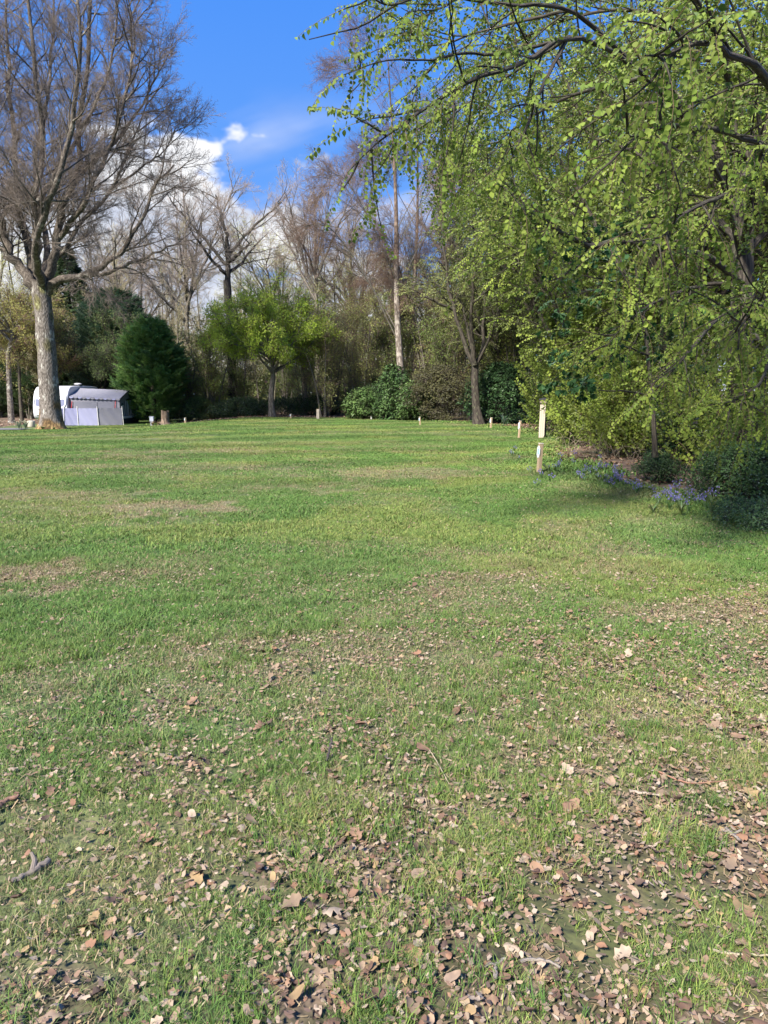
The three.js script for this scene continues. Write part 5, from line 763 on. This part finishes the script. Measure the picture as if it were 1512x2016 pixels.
{ // things round the pitch
  const s = onGround(325, 47.5), g = thing('tree_stump', 'jagged brown tree stump beside the awning at the back of the lawn', 'stump', s), b = new MB(true), r = rngOf(601), T = [0, 0.12, 0.28, 0.5, 0.72, 0.9].map((y) => V(y * 0.03, y - 0.03, 0)); b.tube(T, [0.42, 0.3, 0.25, 0.24, 0.245, 0.22], 22, WHITE, (u, l, k) => 1 + 0.16 * (vn(u * 22, l * 3) - 0.5) + (k < 2 ? 0.35 * Math.abs(Math.sin(u * 6.28 * 2)) : 0)); const bg = b.geo(true); { const q = bg.attributes.position; for (let k = 5 * 23; k < 6 * 23; k++) q.setY(k, q.getY(k) + 0.16 * vn((k % 22) * 0.8, 3) - 0.06); bg.computeVertexNormals(); } part(g, 'bark', bg, M.stumpBark);
  const top = new THREE.CircleGeometry(0.215, 20); top.rotateX(-Math.PI / 2); top.translate(0.027, 0.835, 0); part(g, 'cut_top', top, plain(0.42, 0.33, 0.24, 0.9));
  const u = onGround(299, 47.8), h = thing('utility_box', 'small white box on a short stand beside the stump', 'utility box', u); part(h, 'stand', box(0.16, 0.3, 0.16, 0.01, 0, 0.14, 0), plain(0.5, 0.5, 0.52)); const bx = part(h, 'box', box(0.25, 0.28, 0.2, 0.02, 0, 0.43, 0), plain(0.74, 0.77, 0.84, 0.5)); part(bx, 'lid', box(0.28, 0.04, 0.23, 0.012, 0, 0.59, 0), plain(0.5, 0.53, 0.6));
  const st = (label, px, d, len, n, col, seed, name, w, spread, cat = 'plant') => { const rr = rngOf(seed), m = new MB(true); ribbons(m, rr, n, len, w, spread, (q) => col.map((c) => c * q.in(0.7, 1.25))); const o = thing(name, label, cat, onGround(px, d, -0.01)); part(o, 'leaves', m.geo(true), M.strap, 'stuff'); return o; };
  st('dry straw-coloured grass in front of the white box', 300, 47.2, 0.42, 70, [0.36, 0.28, 0.16], 611, 'dry_grass', 0.012, 0.9); st('dry grass tuft at the foot of the stump', 312, 47.1, 0.36, 60, [0.38, 0.3, 0.17], 612, 'dry_grass', 0.012, 0.9); st('tuft of green grass right of the stump', 343, 47.2, 0.3, 50, [0.1, 0.17, 0.04], 613, 'grass_clump', 0.012, 0.9);
  const daff = (label, px, d, seed) => { const o = st(label, px, d, 0.62, 55, [0.085, 0.15, 0.085], seed, 'daffodil_clump', 0.013, 0.7), rr = rngOf(seed + 9), m = new MB(true); for (let k = 0; k < 9; k++) { const p = wander(rr, V(rr.sg(0.15), 0, rr.sg(0.15)), V(rr.sg(0.3), 1, rr.sg(0.3)), rr.in(0.4, 0.6), 4, 0.06); m.tube(p, taper(p, 0.008, 0.006), 4, [0.12, 0.17, 0.09]); m.tube([p[4], p[4].clone().add(V(rr.sg(0.03), -0.04, 0.03))], [0.012, 0.02], 5, [0.42, 0.4, 0.26]); } part(o, 'stems', m.geo(), M.strap, 'stuff'); return o; };
  daff('larger clump of spent daffodils at the foot of the great trunk', 50, 41.2, 621); daff('smaller clump of spent daffodils nearer the drive', 37, 41.4, 622); st('long grass round the left side of the great trunk', 84, 41.3, 0.28, 120, [0.1, 0.18, 0.045], 623, 'grass_clump', 0.014, 1.1); st('long grass round the right side of the great trunk', 106, 41.4, 0.2, 90, [0.12, 0.19, 0.05], 624, 'grass_clump', 0.014, 1.1);
  const c = thing('water_barrel', 'small pale rounded barrel on the ground left of the caravan', 'barrel', onGround(61, 46.5)); part(c, 'drum', new THREE.LatheGeometry([[0.001, 0], [0.19, 0], [0.22, 0.04], [0.225, 0.2], [0.22, 0.36], [0.18, 0.4], [0.001, 0.4]].map(([x, y]) => new THREE.Vector2(x, y)), 20), plain(0.5, 0.46, 0.38, 0.6)); part(c, 'screw_cap', new THREE.CylinderGeometry(0.05, 0.05, 0.04, 14).translate(0.08, 0.42, 0), plain(0.12, 0.12, 0.13));
}
renderer.render(scene, camera);
